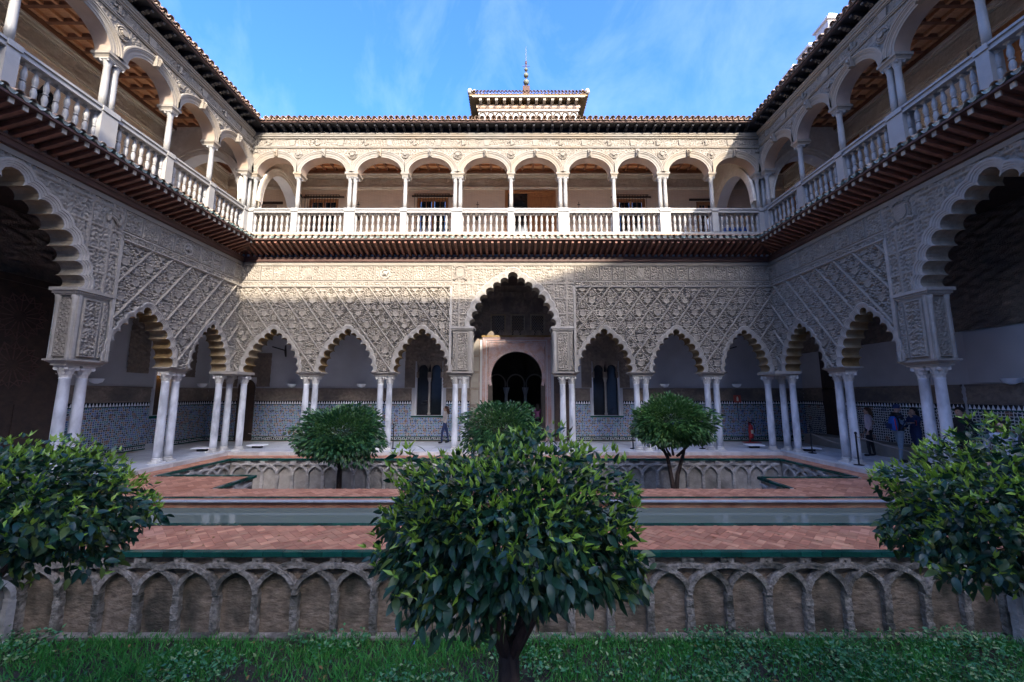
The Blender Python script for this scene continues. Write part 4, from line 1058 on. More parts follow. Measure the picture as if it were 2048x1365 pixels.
for a, b in ((-5.1, -2.75), (3.3, 5.6)):       # dark carved stucco round the twin windows, up to the ceiling
    c = (a + b) / 2 if a > 0 else -3.93
    def kp(U, Z, c=c): return ~((np.abs(U - c) < .66) & (Z < 3.72))
    inst('carved_relief', relief(a, b, 2.45, 5.6, .045, lambda U, Z: .03 * sstep(-.1, .4, np.sin(15 * U + 2 * np.sin(13 * Z)) * np.sin(16 * Z + 2 * np.sin(12 * U))), kp, m='dark_stucco'), gB, (0, -.03, 0))
    # twin horseshoe window
    W = .62
    for s in (-1, 1):
        cx = c + s * .31; m = MB(); n = 16; hw = .235; zc = 3.28
        E_ = [(cx - hw * math.cos(math.pi * (-.12 + 1.24 * k / n)), zc + .27 * math.sin(math.pi * (-.12 + 1.24 * k / n))) for k in range(n + 1)]
        for w in (-.035, .14):
            for k in range(n):
                (x0, q0), (x1, q1) = E_[k], E_[k + 1]
                m.add([(x0, w, q0), (x1, w, q1), (cx + (x1 - cx) * (.31 / hw if abs(x1 - cx) > 0 else 1), w, 3.72), (cx + (x0 - cx) * (.31 / hw), w, 3.72)], [(0, 1, 2, 3)])
        m.grid([[(x, w, z) for x, z in E_] for w in (-.035, .14)])
        m.box(cx - .31, cx - .225, -.035, .14, 2.92, 3.20); m.box(cx + .225, cx + .31, -.035, .14, 2.92, 3.20)
        m.build('window_arch', 'dark_stucco', gB)
    MB().lathe([(.075, 1.18), (.075, 1.25), (.05, 1.30), (.05, 2.7), (.06, 2.72), (.10, 2.90), (.11, 2.94)], 10, (c, .06, 0)).build('window_colonnette', 'rim', gB, True)
    m = MB(); m.box(c - .66, c - .60, -.05, .16, 1.16, 2.94); m.box(c + .60, c + .66, -.05, .16, 1.16, 2.94); m.build('window_jamb', 'marble', gB)
    MB().box(c - .62, c + .62, .22, .24, 1.16, 3.72).build('pane', 'glass', gB)
# the tall doorway arch, its coloured surround and lattice windows
m = MB(); cx, hw, zc = .22, 1.22, 2.95; n = 30; PH = 1.06
E_ = [(cx - hw * math.cos(math.pi * (-.10 + 1.20 * k / n)), zc + 1.22 * math.sin(math.pi * (-.10 + 1.20 * k / n))) for k in range(n + 1)]
for w in (-.06, .28):
    for k in range(n):
        (x0, q0), (x1, q1) = E_[k], E_[k + 1]
        f = lambda x: cx + (x - cx) * 1.40 / hw
        m.add([(x0, w, q0), (x1, w, q1), (f(x1), w, max(4.42, q1)), (f(x0), w, max(4.42, q0))], [(0, 1, 2, 3)])
m.grid([[(x, w, z) for x, z in E_] for w in (-.06, .28)])
for s in (-1, 1): a, b = sorted((cx + s * 1.16, cx + s * 1.38)); m.box(a, b, -.06, .28, 0, 2.60)
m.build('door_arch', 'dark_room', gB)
mat('door_stucco', (0.50, 0.36, 0.32), (0.30, 0.25, 0.27), 22, .85, c3=(0.36, 0.20, 0.16), bump=.03, bscale=30)
rl = [[(x, w, z) for x, z in [(cx - (hw + o) * math.cos(math.pi * (-.10 + 1.20 * k / n)), zc + (1.22 + o) * math.sin(math.pi * (-.10 + 1.20 * k / n))) for k in range(n + 1)]] for o, w in ((0, -.06), (.0, -.085), (.12, -.085), (.13, -.065))]
MB().grid(rl).build('arch_voussoirs', 'door_stucco', gB)
m = MB()
for s in (-1, 1):
    pts = [(x, z) for x, z in E_ if (x - cx) * s >= -.01 and z > zc]; pts = sorted(pts, key=lambda p: p[1])
    poly = [(cx + (x - cx) * 1.11, zc + (z - zc) * 1.11) for x, z in pts] + [(cx, 4.60), (cx + s * 1.34, 4.60), (cx + s * 1.34, zc)]
    m.add([(x, -.066, z) for x, z in poly], [tuple(range(len(poly)))])
m.build('door_spandrel', 'door_stucco', gB)
m = MB()
for o, pr in ((1.36, .10), (1.48, .07), (1.56, .11)):
    for s in (-1, 1): a, b = sorted((cx + s * o, cx + s * (o + .07))); m.box(a, b, -pr, .02, 0, 4.62 + (o - 1.36))
    m.box(cx - o - .07, cx + o + .07, -pr + .003, .02, 4.62 + (o - 1.36), 4.69 + (o - 1.36))
m.build('door_frame', 'door_stucco', gB)
MB().box(cx - 1.72, cx + 1.75, -.14, .02, 4.86, 4.96).build('door_cornice', 'ochre', gB)
for k in range(9):
    u = cx - 1.45 + k * .36; m = MB(); m.prism([(u - .15, 4.962), (u + .15, 4.962), (u + .14, 5.1), (u + .08, 5.2), (u - .08, 5.2), (u - .14, 5.1)], -.10, -.02); m.build('merlon', 'dark_stucco', gB)
for a, b in ((-.97, -.37), (-.0, .56), (.95, 1.52)):
    m = MB(); m.box(a - .07, a, -.07, .02, 4.98, 6.0); m.box(b, b + .07, -.07, .02, 4.98, 6.0); m.box(a, b, -.07, .02, 5.93, 6.0); fo = m.build('lattice_frame', 'soffit_grey', gB)
    MB().box(a, b, -.024, -.016, 4.98, 5.93).build('lattice_back', 'iron', gB)
    m = MB(); n = 7
    for k in range(-n, n * 2):
        for s in (1, -1):
            p = []
            for q in range(25):
                z = 5.0 + q * .92 / 24; u = a + k * .085 + s * (z - 5.0) * .58 + (.0 if s > 0 else .54)
                if a < u < b: p.append((u, -.034, z))
            if len(p) > 2: m.tube([p[0], p[-1]], .009, 4)
    m.build('window_lattice', 'soffit_grey', fo)
inst('carved_relief', relief(-1.35, 1.9, 6.1, 7.1, .03, lambda U, Z: .05 * sstep(-.1, .3, np.cos(17 * (U - cx)) + np.cos(6 * Z)), m='dark_stucco'), gB, (0, -.03, 0))
inst('carved_relief', relief(-2.6, -1.4, 4.9, 7.4, .03, lambda U, Z: .05 * sstep(.7, .95, np.maximum(np.abs(np.sin(9 * U + 6.5 * Z)), np.abs(np.sin(9 * U - 6.5 * Z)))), m='dark_stucco'), gB, (0, -.02, 0))
inst('carved_relief', relief(1.95, 3.2, 4.9, 7.4, .03, lambda U, Z: .05 * sstep(.7, .95, np.maximum(np.abs(np.sin(9 * U + 6.5 * Z)), np.abs(np.sin(9 * U - 6.5 * Z)))), m='dark_stucco'), gB, (0, -.02, 0))
# open door leaves either side of the doorway
for a, b, s in ((-2.0, -1.52, 'left'), (1.98, 2.95, 'right')):
    t = thing('door_leaf', f'tall dark wooden door leaf folded back {s} of the central doorway', 'door', ((a + b) / 2, LY - .12, 0)); hwd = (b - a) / 2
    MB().box(-hwd, hwd, -.03, .03, .02, 4.8).build('leaf_board', 'wood_dark_door' if s == 'right' else 'dark_stucco', t)
    for r in range(6): MB().box(-hwd + .06, hwd - .06, -.05, -.03, .12 + r * .78, .78 + r * .78).build('leaf_panel', 'wood_dark_door' if s == 'right' else 'stone', t)
m = MB(); m.box(-3.3, 3.7, -.012, .01, 4.75, 7.455); m.build('upper_stucco', 'dark_stucco', gB)
# small arched doorway at the left end
m = MB(); m.prism([(-12.98, 0), (-12.18, 0), (-12.18, 2.45)] + [(-12.58 + .40 * math.cos(math.pi * k / 10), 2.45 + .40 * math.sin(math.pi * k / 10)) for k in range(1, 10)] + [(-12.98, 2.45)], -.05, .02)
m.build('small_door', 'wood_dark_door', gB)
inst('carved_relief', relief(-13.9, -11.5, 2.5, 4.1, .045, lambda U, Z: .03 * sstep(-.1, .4, np.sin(15 * U) * np.sin(16 * Z + 2 * np.sin(12 * U))), lambda U, Z: ~((np.abs(U + 12.58) < .46) & (Z < 2.95)), m='dark_stucco'), gB, (0, -.03, 0))
# room behind the doorway, with three inner arches
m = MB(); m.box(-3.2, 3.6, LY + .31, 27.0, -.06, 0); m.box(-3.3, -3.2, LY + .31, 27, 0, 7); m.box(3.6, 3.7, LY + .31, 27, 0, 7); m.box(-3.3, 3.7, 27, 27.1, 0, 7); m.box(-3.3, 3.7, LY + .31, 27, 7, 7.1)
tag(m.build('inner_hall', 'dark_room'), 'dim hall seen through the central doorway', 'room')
t = thing('inner_arcade', 'row of three horseshoe arches deep inside the dark hall', 'arcade', (.22, 23.6, 0))
for k in (-1, 0, 1):
    c = k * 1.12; m = MB(); n = 18; E_ = [(c - .47 * math.cos(math.pi * (-.12 + 1.24 * q / n)), 2.75 + .52 * math.sin(math.pi * (-.12 + 1.24 * q / n))) for q in range(n + 1)]
    for q in range(n):
        (x0, q0), (x1, q1) = E_[q], E_[q + 1]; f = lambda x: c + (x - c) * .56 / .47
        m.add([(x0, 0, q0), (x1, 0, q1), (f(x1), 0, 6.9), (f(x0), 0, 6.9)], [(0, 1, 2, 3)])
    m.build('arch', 'dark_room', t)
    MB().grid([[(x, w, z) for x, z in [(c - (.47 + o) * math.cos(math.pi * (-.12 + 1.24 * q / n)), 2.75 + (.52 + o) * math.sin(math.pi * (-.12 + 1.24 * q / n))) for q in range(n + 1)]] for o, w in ((0, .1), (0, -.02), (.08, -.02))]).build('arch_band', 'rim', t)
for c in (-.56, .56): MB().lathe([(.13, 0), (.09, .1), (.09, 2.1), (.10, 2.15), (.17, 2.4), (.2, 2.55)], 12, (c, 0, 0)).build('column', 'marble', t, True)

gL = face_wall('inner_wall', (LX, 0, 0), math.pi / 2, .7, LY, 0, 7.46, 'plaster', 'left-hand white inner wall of the lower gallery with dark carvings', [(16.1, 16.95, 1.3, 4.0)])
dado(gL, [(12.72, 16.0), (17.05, LY - .05)])
MB().box(16.05, 17.0, -.036, .01, 1.18, 1.28).build('green_border', 'green_tile', gL)
MB().box(16.0, 17.05, -.03, .01, .2, 1.18).build('tile_dado', 'azulejo', gL)
m = MB(); m.box(16.1, 16.17, -.02, .28, 1.3, 4.0); m.box(16.88, 16.95, -.02, .28, 1.3, 4.0); m.build('window_jamb', 'marble', gL)
MB().box(16.17, 16.88, .24, .26, 1.3, 4.0).build('shutter', 'wood_dark_door', gL)
for a, b, z0, z1 in ((14.85, 15.75, 2.95, 5.3), (17.3, 18.1, 2.9, 4.9)):
    inst('carved_relief', relief(a, b, z0, z1, .045, lambda U, Z: .03 * sstep(-.1, .4, np.sin(15 * U + 2 * np.sin(13 * Z)) * np.sin(16 * Z)), m='dark_stucco'), gL, (0, -.025, 0))
inst('carved_relief', relief(4, 13.0, 6.0, 7.4, .05, lambda U, Z: .05 * sstep(-.1, .4, np.sin(9 * U + 2 * np.sin(13 * Z)) * np.sin(11 * Z)), m='dark_stucco'), gL, (0, -.03, 0))
inst('carved_relief', relief(9.6, 11.45, 5.45, 6.0, .05, lambda U, Z: .05 * sstep(-.1, .4, np.sin(9 * U + 2 * np.sin(13 * Z)) * np.sin(11 * Z)), m='dark_stucco'), gL, (0, -.03, 0))
MB().box(3, 13.6, -.012, .01, 5.5, 7.455).build('upper_stucco', 'dark_stucco', gL)
# great carved wooden door, left gallery
t = thing('great_door', 'huge dark wooden door with carved star patterns in the left gallery', 'door', (LX + .25, 0, 0), math.pi / 2)
MB().box(8.2, 12.55, -.06, .06, .1, 5.3).build('door_board', 'wood_dark_door', t)
m = MB(); m.box(8.2, 12.6, -.10, .08, 5.3, 5.5); m.box(12.45, 12.62, -.10, .08, .1, 5.3); m.box(8.2, 12.45, -.09, .0, 1.95, 2.1); m.build('door_rail', 'wood_dark_door', t)
for cz in (2.95, 4.35):
    for cu in (9.7, 11.2):
        m = MB()
        for k in range(16):
            a = math.pi * k / 8; r1 = .68
            m.tube([(cu + .16 * math.cos(a), -.07, cz + .16 * math.sin(a)), (cu + r1 * math.cos(a), -.07, cz + r1 * math.sin(a))], .016, 4)
            b2 = a + math.pi / 8; m.tube([(cu + .45 * math.cos(a), -.075, cz + .45 * math.sin(a)), (cu + .66 * math.cos(b2), -.075, cz + .66 * math.sin(b2))], .014, 4)
            b3 = a - math.pi / 8; m.tube([(cu + .45 * math.cos(a), -.075, cz + .45 * math.sin(a)), (cu + .66 * math.cos(b3), -.075, cz + .66 * math.sin(b3))], .014, 4)
        m.build('star_carving', 'wood_beam', t)
for k in range(3):
    MB().box(9.0 + k * 1.2, 10.05 + k * 1.2, -.085, -.055, .3, 1.85).build('door_panel', 'wood_dark_door', t)
gR = face_wall('inner_wall', (RX, 0, 0), -math.pi / 2, -LY, -.7, 0, 7.46, 'plaster', 'right-hand white inner wall of the lower gallery under dark carved stucco')
dado(gR, [(-LY + .05, -12.3), (-12.2, -6)], 'azulejo_bw')
inst('carved_relief', relief(-LY + .1, -4, 4.05, 7.4, .06, lambda U, Z: .05 * sstep(-.1, .4, np.sin(9 * U + 2 * np.sin(13 * Z)) * np.sin(11 * Z)), m='dark_stucco'), gR, (0, -.03, 0))
MB().box(-12.0, -6, -.10, .01, 2.46, 4.0).build('plaster_panel', 'plaster', gR)
MB().box(-17.8, -16.9, -.06, .02, 0, 4.05).build('tall_shutter', 'wood_dark_door', gR)
# low stone ledge in the right gallery
tag(MB().box(12.9, RX - .04, 12.0, 18.0, .004, .42).build('stone_ledge', 'stone'), 'low plain stone ledge along the right gallery wall', 'ledge')

# wall sconces
SC = MB().lathe([(.05, 0), (.16, .05), (.20, .16), (.22, .17)], 14).mesh('wall_sconce', 'white_pane', True)
for i, (x, y, z, lab) in enumerate(((-10.4, LY - .16, 2.46, 'left of the second column pair, far gallery wall'), (-7.1, LY - .16, 2.46, 'in the second far arch from the left'), (7.2, LY - .16, 2.46, 'in the second far arch from the right'), (10.6, LY - .16, 2.46, 'in the last far arch on the right'), (LX + .16, 13.7, 2.5, 'on the left wall beside the nearest column pair'), (LX + .16, 18.4, 2.46, 'on the left wall near the far corner'), (RX - .2, 10.9, 2.4, 'on the right wall above the carved frieze'))):
    tag(inst('wall_sconce', SC, None, (x, y, z)), f'white bowl wall lamp {lab}', 'wall lamp', 'white bowl wall lamps')

# ================================================================== GROUND LEVEL
def ring_boxes(m, z0, z1):
    m.box(LX - .3, RX + .3, D - .10, LY + .3, z0, z1); m.box(LX - .3, WL + .10, -3.5, D - .10, z0, z1); m.box(WR - .10, RX + .3, -3.5, D - .10, z0, z1); m.box(WL + .10, WR - .10, -3.5, .8, z0, z1)
m = MB(); ring_boxes(m, -1.5, -.004)
gf = struct(m.build('gallery_floor', 'joint'))
# marble slabs of the gallery floor
SLB = MB().box(-.392, .392, -.392, .392, -.003, .0).mesh('floor_slab', 'floor_marble')
cnt = 0
for iy in range(5):
    for ix in range(int((RX - LX) / .8)):
        x = LX + .45 + ix * .8; y = D + .35 + iy * .8
        if y < LY - .3: inst('floor_slab', SLB, gf, (x, y, 0)); cnt += 1
for s in (-1, 1):
    for ix in range(4):
        for iy in range(9):
            x = (WL - .35 - ix * .8) if s < 0 else (WR + .35 + ix * .8); y = D - .46 - iy * .8
            inst('floor_slab', SLB, gf, (x, y, 0))
# kerb of marble blocks round the court
tk = thing('marble_kerb', 'low white marble kerb between gallery floor and brick paving', 'kerb')
KB = MB().box(-.592, .592, -.12, .12, -.112, .006).mesh('kerb_block', 'oldmarble')
n = 18
for k in range(n): inst('kerb_block', KB, tk, (WL + .32 + (k + .5) * (WR - WL - .64) / n, D - .20, 0), scale=((WR - WL - .64) / n / 1.2, 1, 1))
for s, x in ((-1, WL + .20), (1, WR - .20)):
    for k in range(10): inst('kerb_block', KB, tk, (x, D - .30 - .6 - k * 1.2, 0), math.pi / 2)
ZB = -.10
BL = {'back': (WL + .32, WR - .32, 14.52, D - .32), 'left': (WL + .32, -9.99, 1.6, 14.52), 'right': (9.53, WR - .32, 1.6, 14.52), 'pfl': (-9.99, -7.24, 9.9, 11.34), 'pfr': (6.82, 9.53, 9.9, 11.1),
      'far': (-9.99, 9.53, 8.98, 9.9), 'near': (-9.99, 9.53, 6.13, 7.20), 'pnl': (-9.99, -7.04, 4.65, 6.13), 'pnr': (7.04, 9.53, 4.65, 6.13), 'front': (WL + .32, WR - .32, .8, 1.6)}
m = MB()
for a, b, c, d in BL.values(): m.box(a, b, c, d, -1.45, ZB - .006)
pv = struct(m.build('brick_paving', 'brick_floor'))
# herringbone bricks: the nearest ones are objects, the rest one mesh
w = .12; L2 = w * 2; rot = math.pi / 4; cs, sn = math.cos(rot), math.sin(rot)
hb = []
for ix in range(-125, 300):
    for iy in range(-270, 140):
        k = (ix - iy) % 4
        if k == 0: c = ((ix + 1) * w, (iy + .5) * w, 0)
        elif k == 3: c = ((ix + .5) * w, (iy + 1) * w, 1)
        else: continue
        x = c[0] * cs - c[1] * sn; y = c[0] * sn + c[1] * cs
        if not (-11 < x < 10.4 and 4.6 < y < 15.3): continue
        for a, b, d, e in BL.values():
            if a + .10 < x < b - .10 and d + .09 < y < e - .09: hb.append((x, y, rot + c[2] * math.pi / 2)); break
hb.sort(key=lambda q: (0 if 6.1 < q[1] < 7.3 and (abs(q[0]) > 1.1) else 1, abs(q[0]) + q[1]))
BRK = [MB().box(-L2 / 2 + .004, L2 / 2 - .004, -w / 2 + .004, w / 2 - .004, -.008, 0).mesh('brick', 'brick_floor') for _ in range(1)]
for x, y, a in hb[:300]: inst('brick', BRK[0], pv, (x, y, ZB + rnd.uniform(-.0015, .0015)), a + rnd.uniform(-.012, .012))
V = []; F = []
for x, y, a in hb[300:]:
    ca, sa = math.cos(a + rnd.uniform(-.01, .01)), math.sin(a); o = len(V); z = ZB + rnd.uniform(-.0015, .0015)
    for dx, dy in ((-1, -1), (1, -1), (1, 1), (-1, 1)):
        ux, uy = dx * (L2 / 2 - .004), dy * (w / 2 - .004); V.append((x + ux * ca - uy * sa, y + ux * sa + uy * ca, z))
    for i in range(4): V.append((V[o + i][0], V[o + i][1], z - .008))
    F += [(o, o + 1, o + 2, o + 3), (o, o + 4, o + 5, o + 1), (o + 1, o + 5, o + 6, o + 2), (o + 2, o + 6, o + 7, o + 3), (o + 3, o + 7, o + 4, o)]
m, nt_, bs_n = nodes_mat('brick_many', .55, .4); N = nt_.nodes; Lk = nt_.links
g = N.new('ShaderNodeNewGeometry'); rr = N.new('ShaderNodeValToRGB'); rr.color_ramp.elements[0].color = (0.38, 0.15, 0.085, 1); rr.color_ramp.elements[1].color = (0.64, 0.31, 0.19, 1)
Lk.new(g.outputs['Random Per Island'], rr.inputs[0]); Lk.new(rr.outputs[0], bs_n.inputs['Base Color'])
stuff(inst('herringbone_bricks', np_mesh('herringbone_bricks', np.array(V), np.array(F), 'brick_many'), pv))

# green glazed edging tiles
GT = MB().box(-.137, .137, -.05, .05, -.055, .010).mesh('edging_tile', 'green_tile')
def edging(label, pts):
    t = thing('tile_edging', label, 'tile edging', (0, 0, ZB))
    for (x0, y0), (x1, y1) in zip(pts[:-1], pts[1:]):
        ln = math.hypot(x1 - x0, y1 - y0); n = max(1, round(ln / .28)); a = math.atan2(y1 - y0, x1 - x0)
        for k in range(n):
            f = (k + .5) / n; inst('edging_tile', GT, t, (x0 + (x1 - x0) * f, y0 + (y1 - y0) * f, rnd.uniform(-.002, .002)), a + rnd.uniform(-.004, .004), scale=(ln / n / .28, 1, 1))
edging('dark green glazed edging along the near sunken garden', [(-6.93, 4.7), (-6.93, 6.04), (6.93, 6.04), (6.93, 4.7)])
edging('dark green glazed edging round the far sunken garden', [(-7.13, 9.95), (-7.13, 11.46), (-9.86, 11.46), (-9.86, 14.38), (9.40, 14.38), (9.40, 11.23), (6.71, 11.23), (6.71, 9.95)])
edging('dark green glazed edging on the far side of the pool', [(-9.8, 9.06), (9.4, 9.06)])
edging('thin dark green edging on the near side of the pool', [(-9.8, 7.24), (9.4, 7.24)])

# pool
m = MB(); m.box(-9.9, 9.44, 7.26, 8.98, -1.45, -.55); m.box(-9.92, -9.7, 7.2, 8.98, -.55, ZB); m.box(9.3, 9.46, 7.2, 8.98, -.55, ZB); struct(m.build('pool_basin', 'garden_wall_far'))
mat('coping', (.46, .47, .50), (.36, .37, .40), 5, .5)
tp = thing('pool_coping', 'white marble coping strip along the far pool edge', 'coping')
for k in range(14): MB().box(-9.7 + k * 1.36, -9.7 + (k + 1) * 1.36 - .008, 8.90, 8.995, -.16, -.125).build('coping_block', 'coping', tp)
m, ntw, bw = nodes_mat('pool_water', .02, .5)
bw.inputs['Base Color'].default_value = (0.17, 0.195, 0.15, 1); bw.inputs['IOR'].default_value = 1.33
nw = ntw.nodes.new('ShaderNodeTexNoise'); nw.inputs['Scale'].default_value = 5; nw.inputs['Detail'].default_value = 3
tcw = ntw.nodes.new('ShaderNodeTexCoord'); mpw = ntw.nodes.new('ShaderNodeMapping'); mpw.inputs['Scale'].default_value = (.25, 1.6, 1)
ntw.links.new(tcw.outputs['Object'], mpw.inputs[0]); ntw.links.new(mpw.outputs[0], nw.inputs[0]); _bump(ntw, bw, nw.outputs[0], .004, .3)
wv = MB().add([(-9.7, 7.2, -.27), (9.3, 7.2, -.27), (9.3, 8.9, -.27), (-9.7, 8.9, -.27)], [(0, 1, 2, 3)]); struct(wv.build('water', 'pool_water'))

# sunken gardens: blind interlaced arcades
def interlace(label, loc, rz, u0, u1, mats, zt=-.175, zs=-.655, zb=-1.22, bay=.555, fine=True):
    t = thing('garden_wall', label, 'wall', loc, rz); mw, mr = mats
    MB().box(u0, u1, .07, .14, zb - .2, zt).build('wall_panel', mw, t)
    MB().box(u0, u1, -.005, .09, zt, zt + .075).build('coping_course', mr, t)
    n = int((u1 - u0) / bay); off = (u1 - u0 - n * bay) / 2; hgt = .385; rw = .034
    rough = lambda s: rnd.uniform(-s, s)
    for i in range(n + 1):
        u = u0 + off + i * bay
        # pilaster, slightly uneven courses
        m = MB(); z = zb; 
        while z < zs:
            h = rnd.uniform(.07, .12); m.box(u - .05 + rough(.008), u + .05 + rough(.008), -.008 + rough(.008), .075, z, min(z + h - .003, zs)); z += h
        m.build('pilaster', mr, t)
        if i < n:
            c = u + bay  # interlaced arch spanning two bays
            N_ = 18; rows = []
            k0, k1 = (0, N_) if i < n - 1 else (0, N_ // 2)
            for k in range(k0, k1 + 1):
                a = math.pi * k / N_; q = rw + rough(.005); d = -.018 - (.012 if i % 2 else 0) + rough(.006)
                x_, z_ = c - bay * math.cos(a), zs + hgt * math.sin(a); nx, nz = -math.cos(a), math.sin(a) * 1.0
                rows.append([(x_ - nx * q, .075, z_ - nz * q), (x_ - nx * q, d, z_ - nz * q), (x_ + nx * q, d, z_ + nz * q), (x_ + nx * q, .075, z_ + nz * q)])
            m = MB().grid(rows)
            m.build('arch_rib', mr, t)
            m = MB(); zc = zt - .05; r = .017; hw, hh = .085 + rough(.01), .052
            ring_o = [(c - hw, zc - hh), (c - hw, zc), (c - hw, zc + hh), (c, zc + hh), (c + hw, zc + hh), (c + hw, zc), (c + hw, zc - hh), (c, zc - hh)]
            ring_i = [(c + r * math.cos(q), zc + r * math.sin(q)) for q in [math.pi * 1.25 - k * math.pi / 4 for k in range(8)]]
            m.grid([[(x, .07, z) for x, z in ring_o], [(x, -.012, z) for x, z in ring_o], [(x, -.012, z) for x, z in ring_i], [(x, .06, z) for x, z in ring_i]], closed=True)
            if i < n - 1: m.build('pierced_bracket', mr, t)
        if i == 0:
            N_ = 9; rows = []
            for k in range(N_ + 1):
                a = math.pi / 2 + math.pi / 2 * k / N_; x_, z_ = u - bay * math.cos(a) * 1.0, zs + hgt * math.sin(a); nx, nz = -math.cos(a), math.sin(a)
                rows.append([(x_ - nx * rw, .075, z_ - nz * rw), (x_ - nx * rw, -.02, z_ - nz * rw), (x_ + nx * rw, -.02, z_ + nz * rw), (x_ + nx * rw, .075, z_ + nz * rw)])
            MB().grid(rows).build('arch_rib', mr, t)
    MB().box(u0, u1, -.06, .08, zb - .2, zb + .035).build('footing', mr, t)
    return t
NM = ('garden_wall', 'garden_rib'); FM = ('garden_wall_far', 'garden_rib_far')
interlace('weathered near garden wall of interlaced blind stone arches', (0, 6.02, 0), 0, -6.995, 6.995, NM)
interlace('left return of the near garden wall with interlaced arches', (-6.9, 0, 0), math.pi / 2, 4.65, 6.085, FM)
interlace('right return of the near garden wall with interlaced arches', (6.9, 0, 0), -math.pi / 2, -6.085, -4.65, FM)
interlace('pale far garden wall of interlaced blind arches', (0, 14.36, 0), 0, -9.90, 9.44, FM, zb=-1.22, bay=.53)
interlace('left side wall of the far sunken garden', (-9.83, 0, 0), math.pi / 2, 11.40, 14.43, FM)
interlace('right side wall of the far sunken garden', (9.37, 0, 0), -math.pi / 2, -14.43, -11.17, FM)
interlace('left notch wall of the far sunken garden', (-7.10, 0, 0), math.pi / 2, 9.95, 11.43, FM)
interlace('right notch wall of the far sunken garden', (6.68, 0, 0), -math.pi / 2, -11.2, -9.95, FM)
struct(MB().box(-9.95, 9.5, 1.6, 6.15, -1.6, -1.22).build('near_garden_soil', 'soil'))
struct(MB().box(-9.95, 9.5, 9.85, 14.5, -1.6, -1.22).build('far_garden_soil', 'soil'))
struct(MB().add([(-300, -300, -1.7), (300, -300, -1.7), (300, 300, -1.7), (-300, 300, -1.7)], [(0, 1, 2, 3)]).build('ground', 'soil'))

# ================================================================== PLANTS
rs = np.random.RandomState(5)
def leaf_template(seg, curl=.25, fold=.22):
    """pointed oval leaf of unit length along +x, folded on its midrib"""
    if seg == 1:
        v = [(0, 0, 0), (.38, .22, fold * .22), (1, 0, -curl * .5), (.38, -.22, fold * .22)]; f = [(0, 1, 2), (0, 2, 3)]
        return np.array(v, float), np.array(f)
    xs = [0, .22, .48, .76, 1]; ws = [0.0, .19, .235, .15, 0]; v = []; f = []
    mid = [(x, 0, -curl * x * x) for x in xs]; l = [(x, w_, fold * w_ - curl * x * x) for x, w_ in zip(xs, ws)]; r = [(x, -w_, fold * w_ - curl * x * x) for x, w_ in zip(xs, ws)]
    v = mid + l[1:4] + r[1:4]
    f = [(0, 1, 5), (0, 8, 1), (1, 2, 6), (1, 6, 5), (1, 8, 9), (1, 9, 2), (2, 3, 7), (2, 7, 6), (2, 9, 10), (2, 10, 3), (3, 4, 7), (3, 10, 4)]
    return np.array(v, float), np.array(f)
def frames(d, roll):
    d = d / np.linalg.norm(d, axis=1, keepdims=True); up = np.array([0, 0, 1.0])[None]
    s = np.cross(up, d); s /= np.maximum(np.linalg.norm(s, axis=1, keepdims=True), 1e-6); n = np.cross(d, s)
    c, q = np.cos(roll)[:, None], np.sin(roll)[:, None]
    return d, s * c + n * q, n * c - s * q
def leaf_cloud(name, pos, d, ln, roll, tpl, m, wid=1.0):
    V, F = tpl; a, b, c = frames(d, roll); n = len(pos)
    W = pos[:, None] + ln[:, None, None] * (V[None, :, 0:1] * a[:, None] + V[None, :, 1:2] * wid * b[:, None] + V[None, :, 2:3] * c[:, None])
    FF = (F[None] + (np.arange(n) * len(V))[:, None, None]).reshape(-1, F.shape[1])
    return np_mesh(name, W.reshape(-1, 3), FF, m, True)
def crown_points(n, rx, ry, rz, zc, flat=.5, shell=.55, lump=.17, seed=1):
    """points through a lumpy dome, denser near the surface; returns positions and outward directions"""
    r_ = np.random.RandomState(seed); d = r_.normal(size=(n, 3)); d /= np.linalg.norm(d, axis=1, keepdims=True)
    d[:, 2] = np.where(d[:, 2] < 0, d[:, 2] * flat, d[:, 2])
    k = 1 + lump * (np.sin(4.3 * d[:, 0] + 1.3 * seed) * np.sin(3.7 * d[:, 1] + seed) + .7 * np.sin(7.1 * d[:, 2] + 5 * d[:, 0] + seed * 2) + .5 * np.sin(11 * d[:, 1] - 6 * d[:, 0]))
    f = (shell + (1 - shell) * r_.rand(n) ** .6) * k
    hz = np.hypot(d[:, 0], d[:, 1]); lowf = np.where(d[:, 2] < 0, np.minimum(1 / np.maximum(hz, .25), 1.9) ** .55, np.minimum(1 / np.maximum(hz, .3), 2.2) ** .28)
    d = d * np.stack([lowf, lowf, np.ones(n)], -1)
    p = d * f[:, None] * np.array([rx, ry, rz]); p[:, 2] += zc
    return p, d, f / k
def limb_tree(t, base, h, tr, spread, m='bark', nl=6, seed=0, lean=0):
    r_ = random.Random(seed); mb = MB()
    mb.tube([(0, 0, 0), (lean * .3, .01, h * .35), (lean * .7, -.01, h * .7), (lean, 0, h)], [tr * 1.25, tr, tr * .95, tr * .85], 10)
    mb.build('trunk', m, t, True)
    for k in range(nl):
        a = 2 * math.pi * k / nl + r_.uniform(-.3, .3); s = spread * r_.uniform(.65, 1); z1 = h + spread * r_.uniform(.45, .9)
        mb = MB(); p = [(lean, 0, h * .92), (lean + math.cos(a) * s * .4, math.sin(a) * s * .4, h + (z1 - h) * .45), (lean + math.cos(a) * s * .8, math.sin(a) * s * .8, z1), (lean + math.cos(a + .3) * s, math.sin(a + .3) * s, z1 + .12)]
        mb.tube(p, [tr * .5, tr * .32, tr * .17, tr * .07], 6); mb.build('branch', m, t, True)
    return t
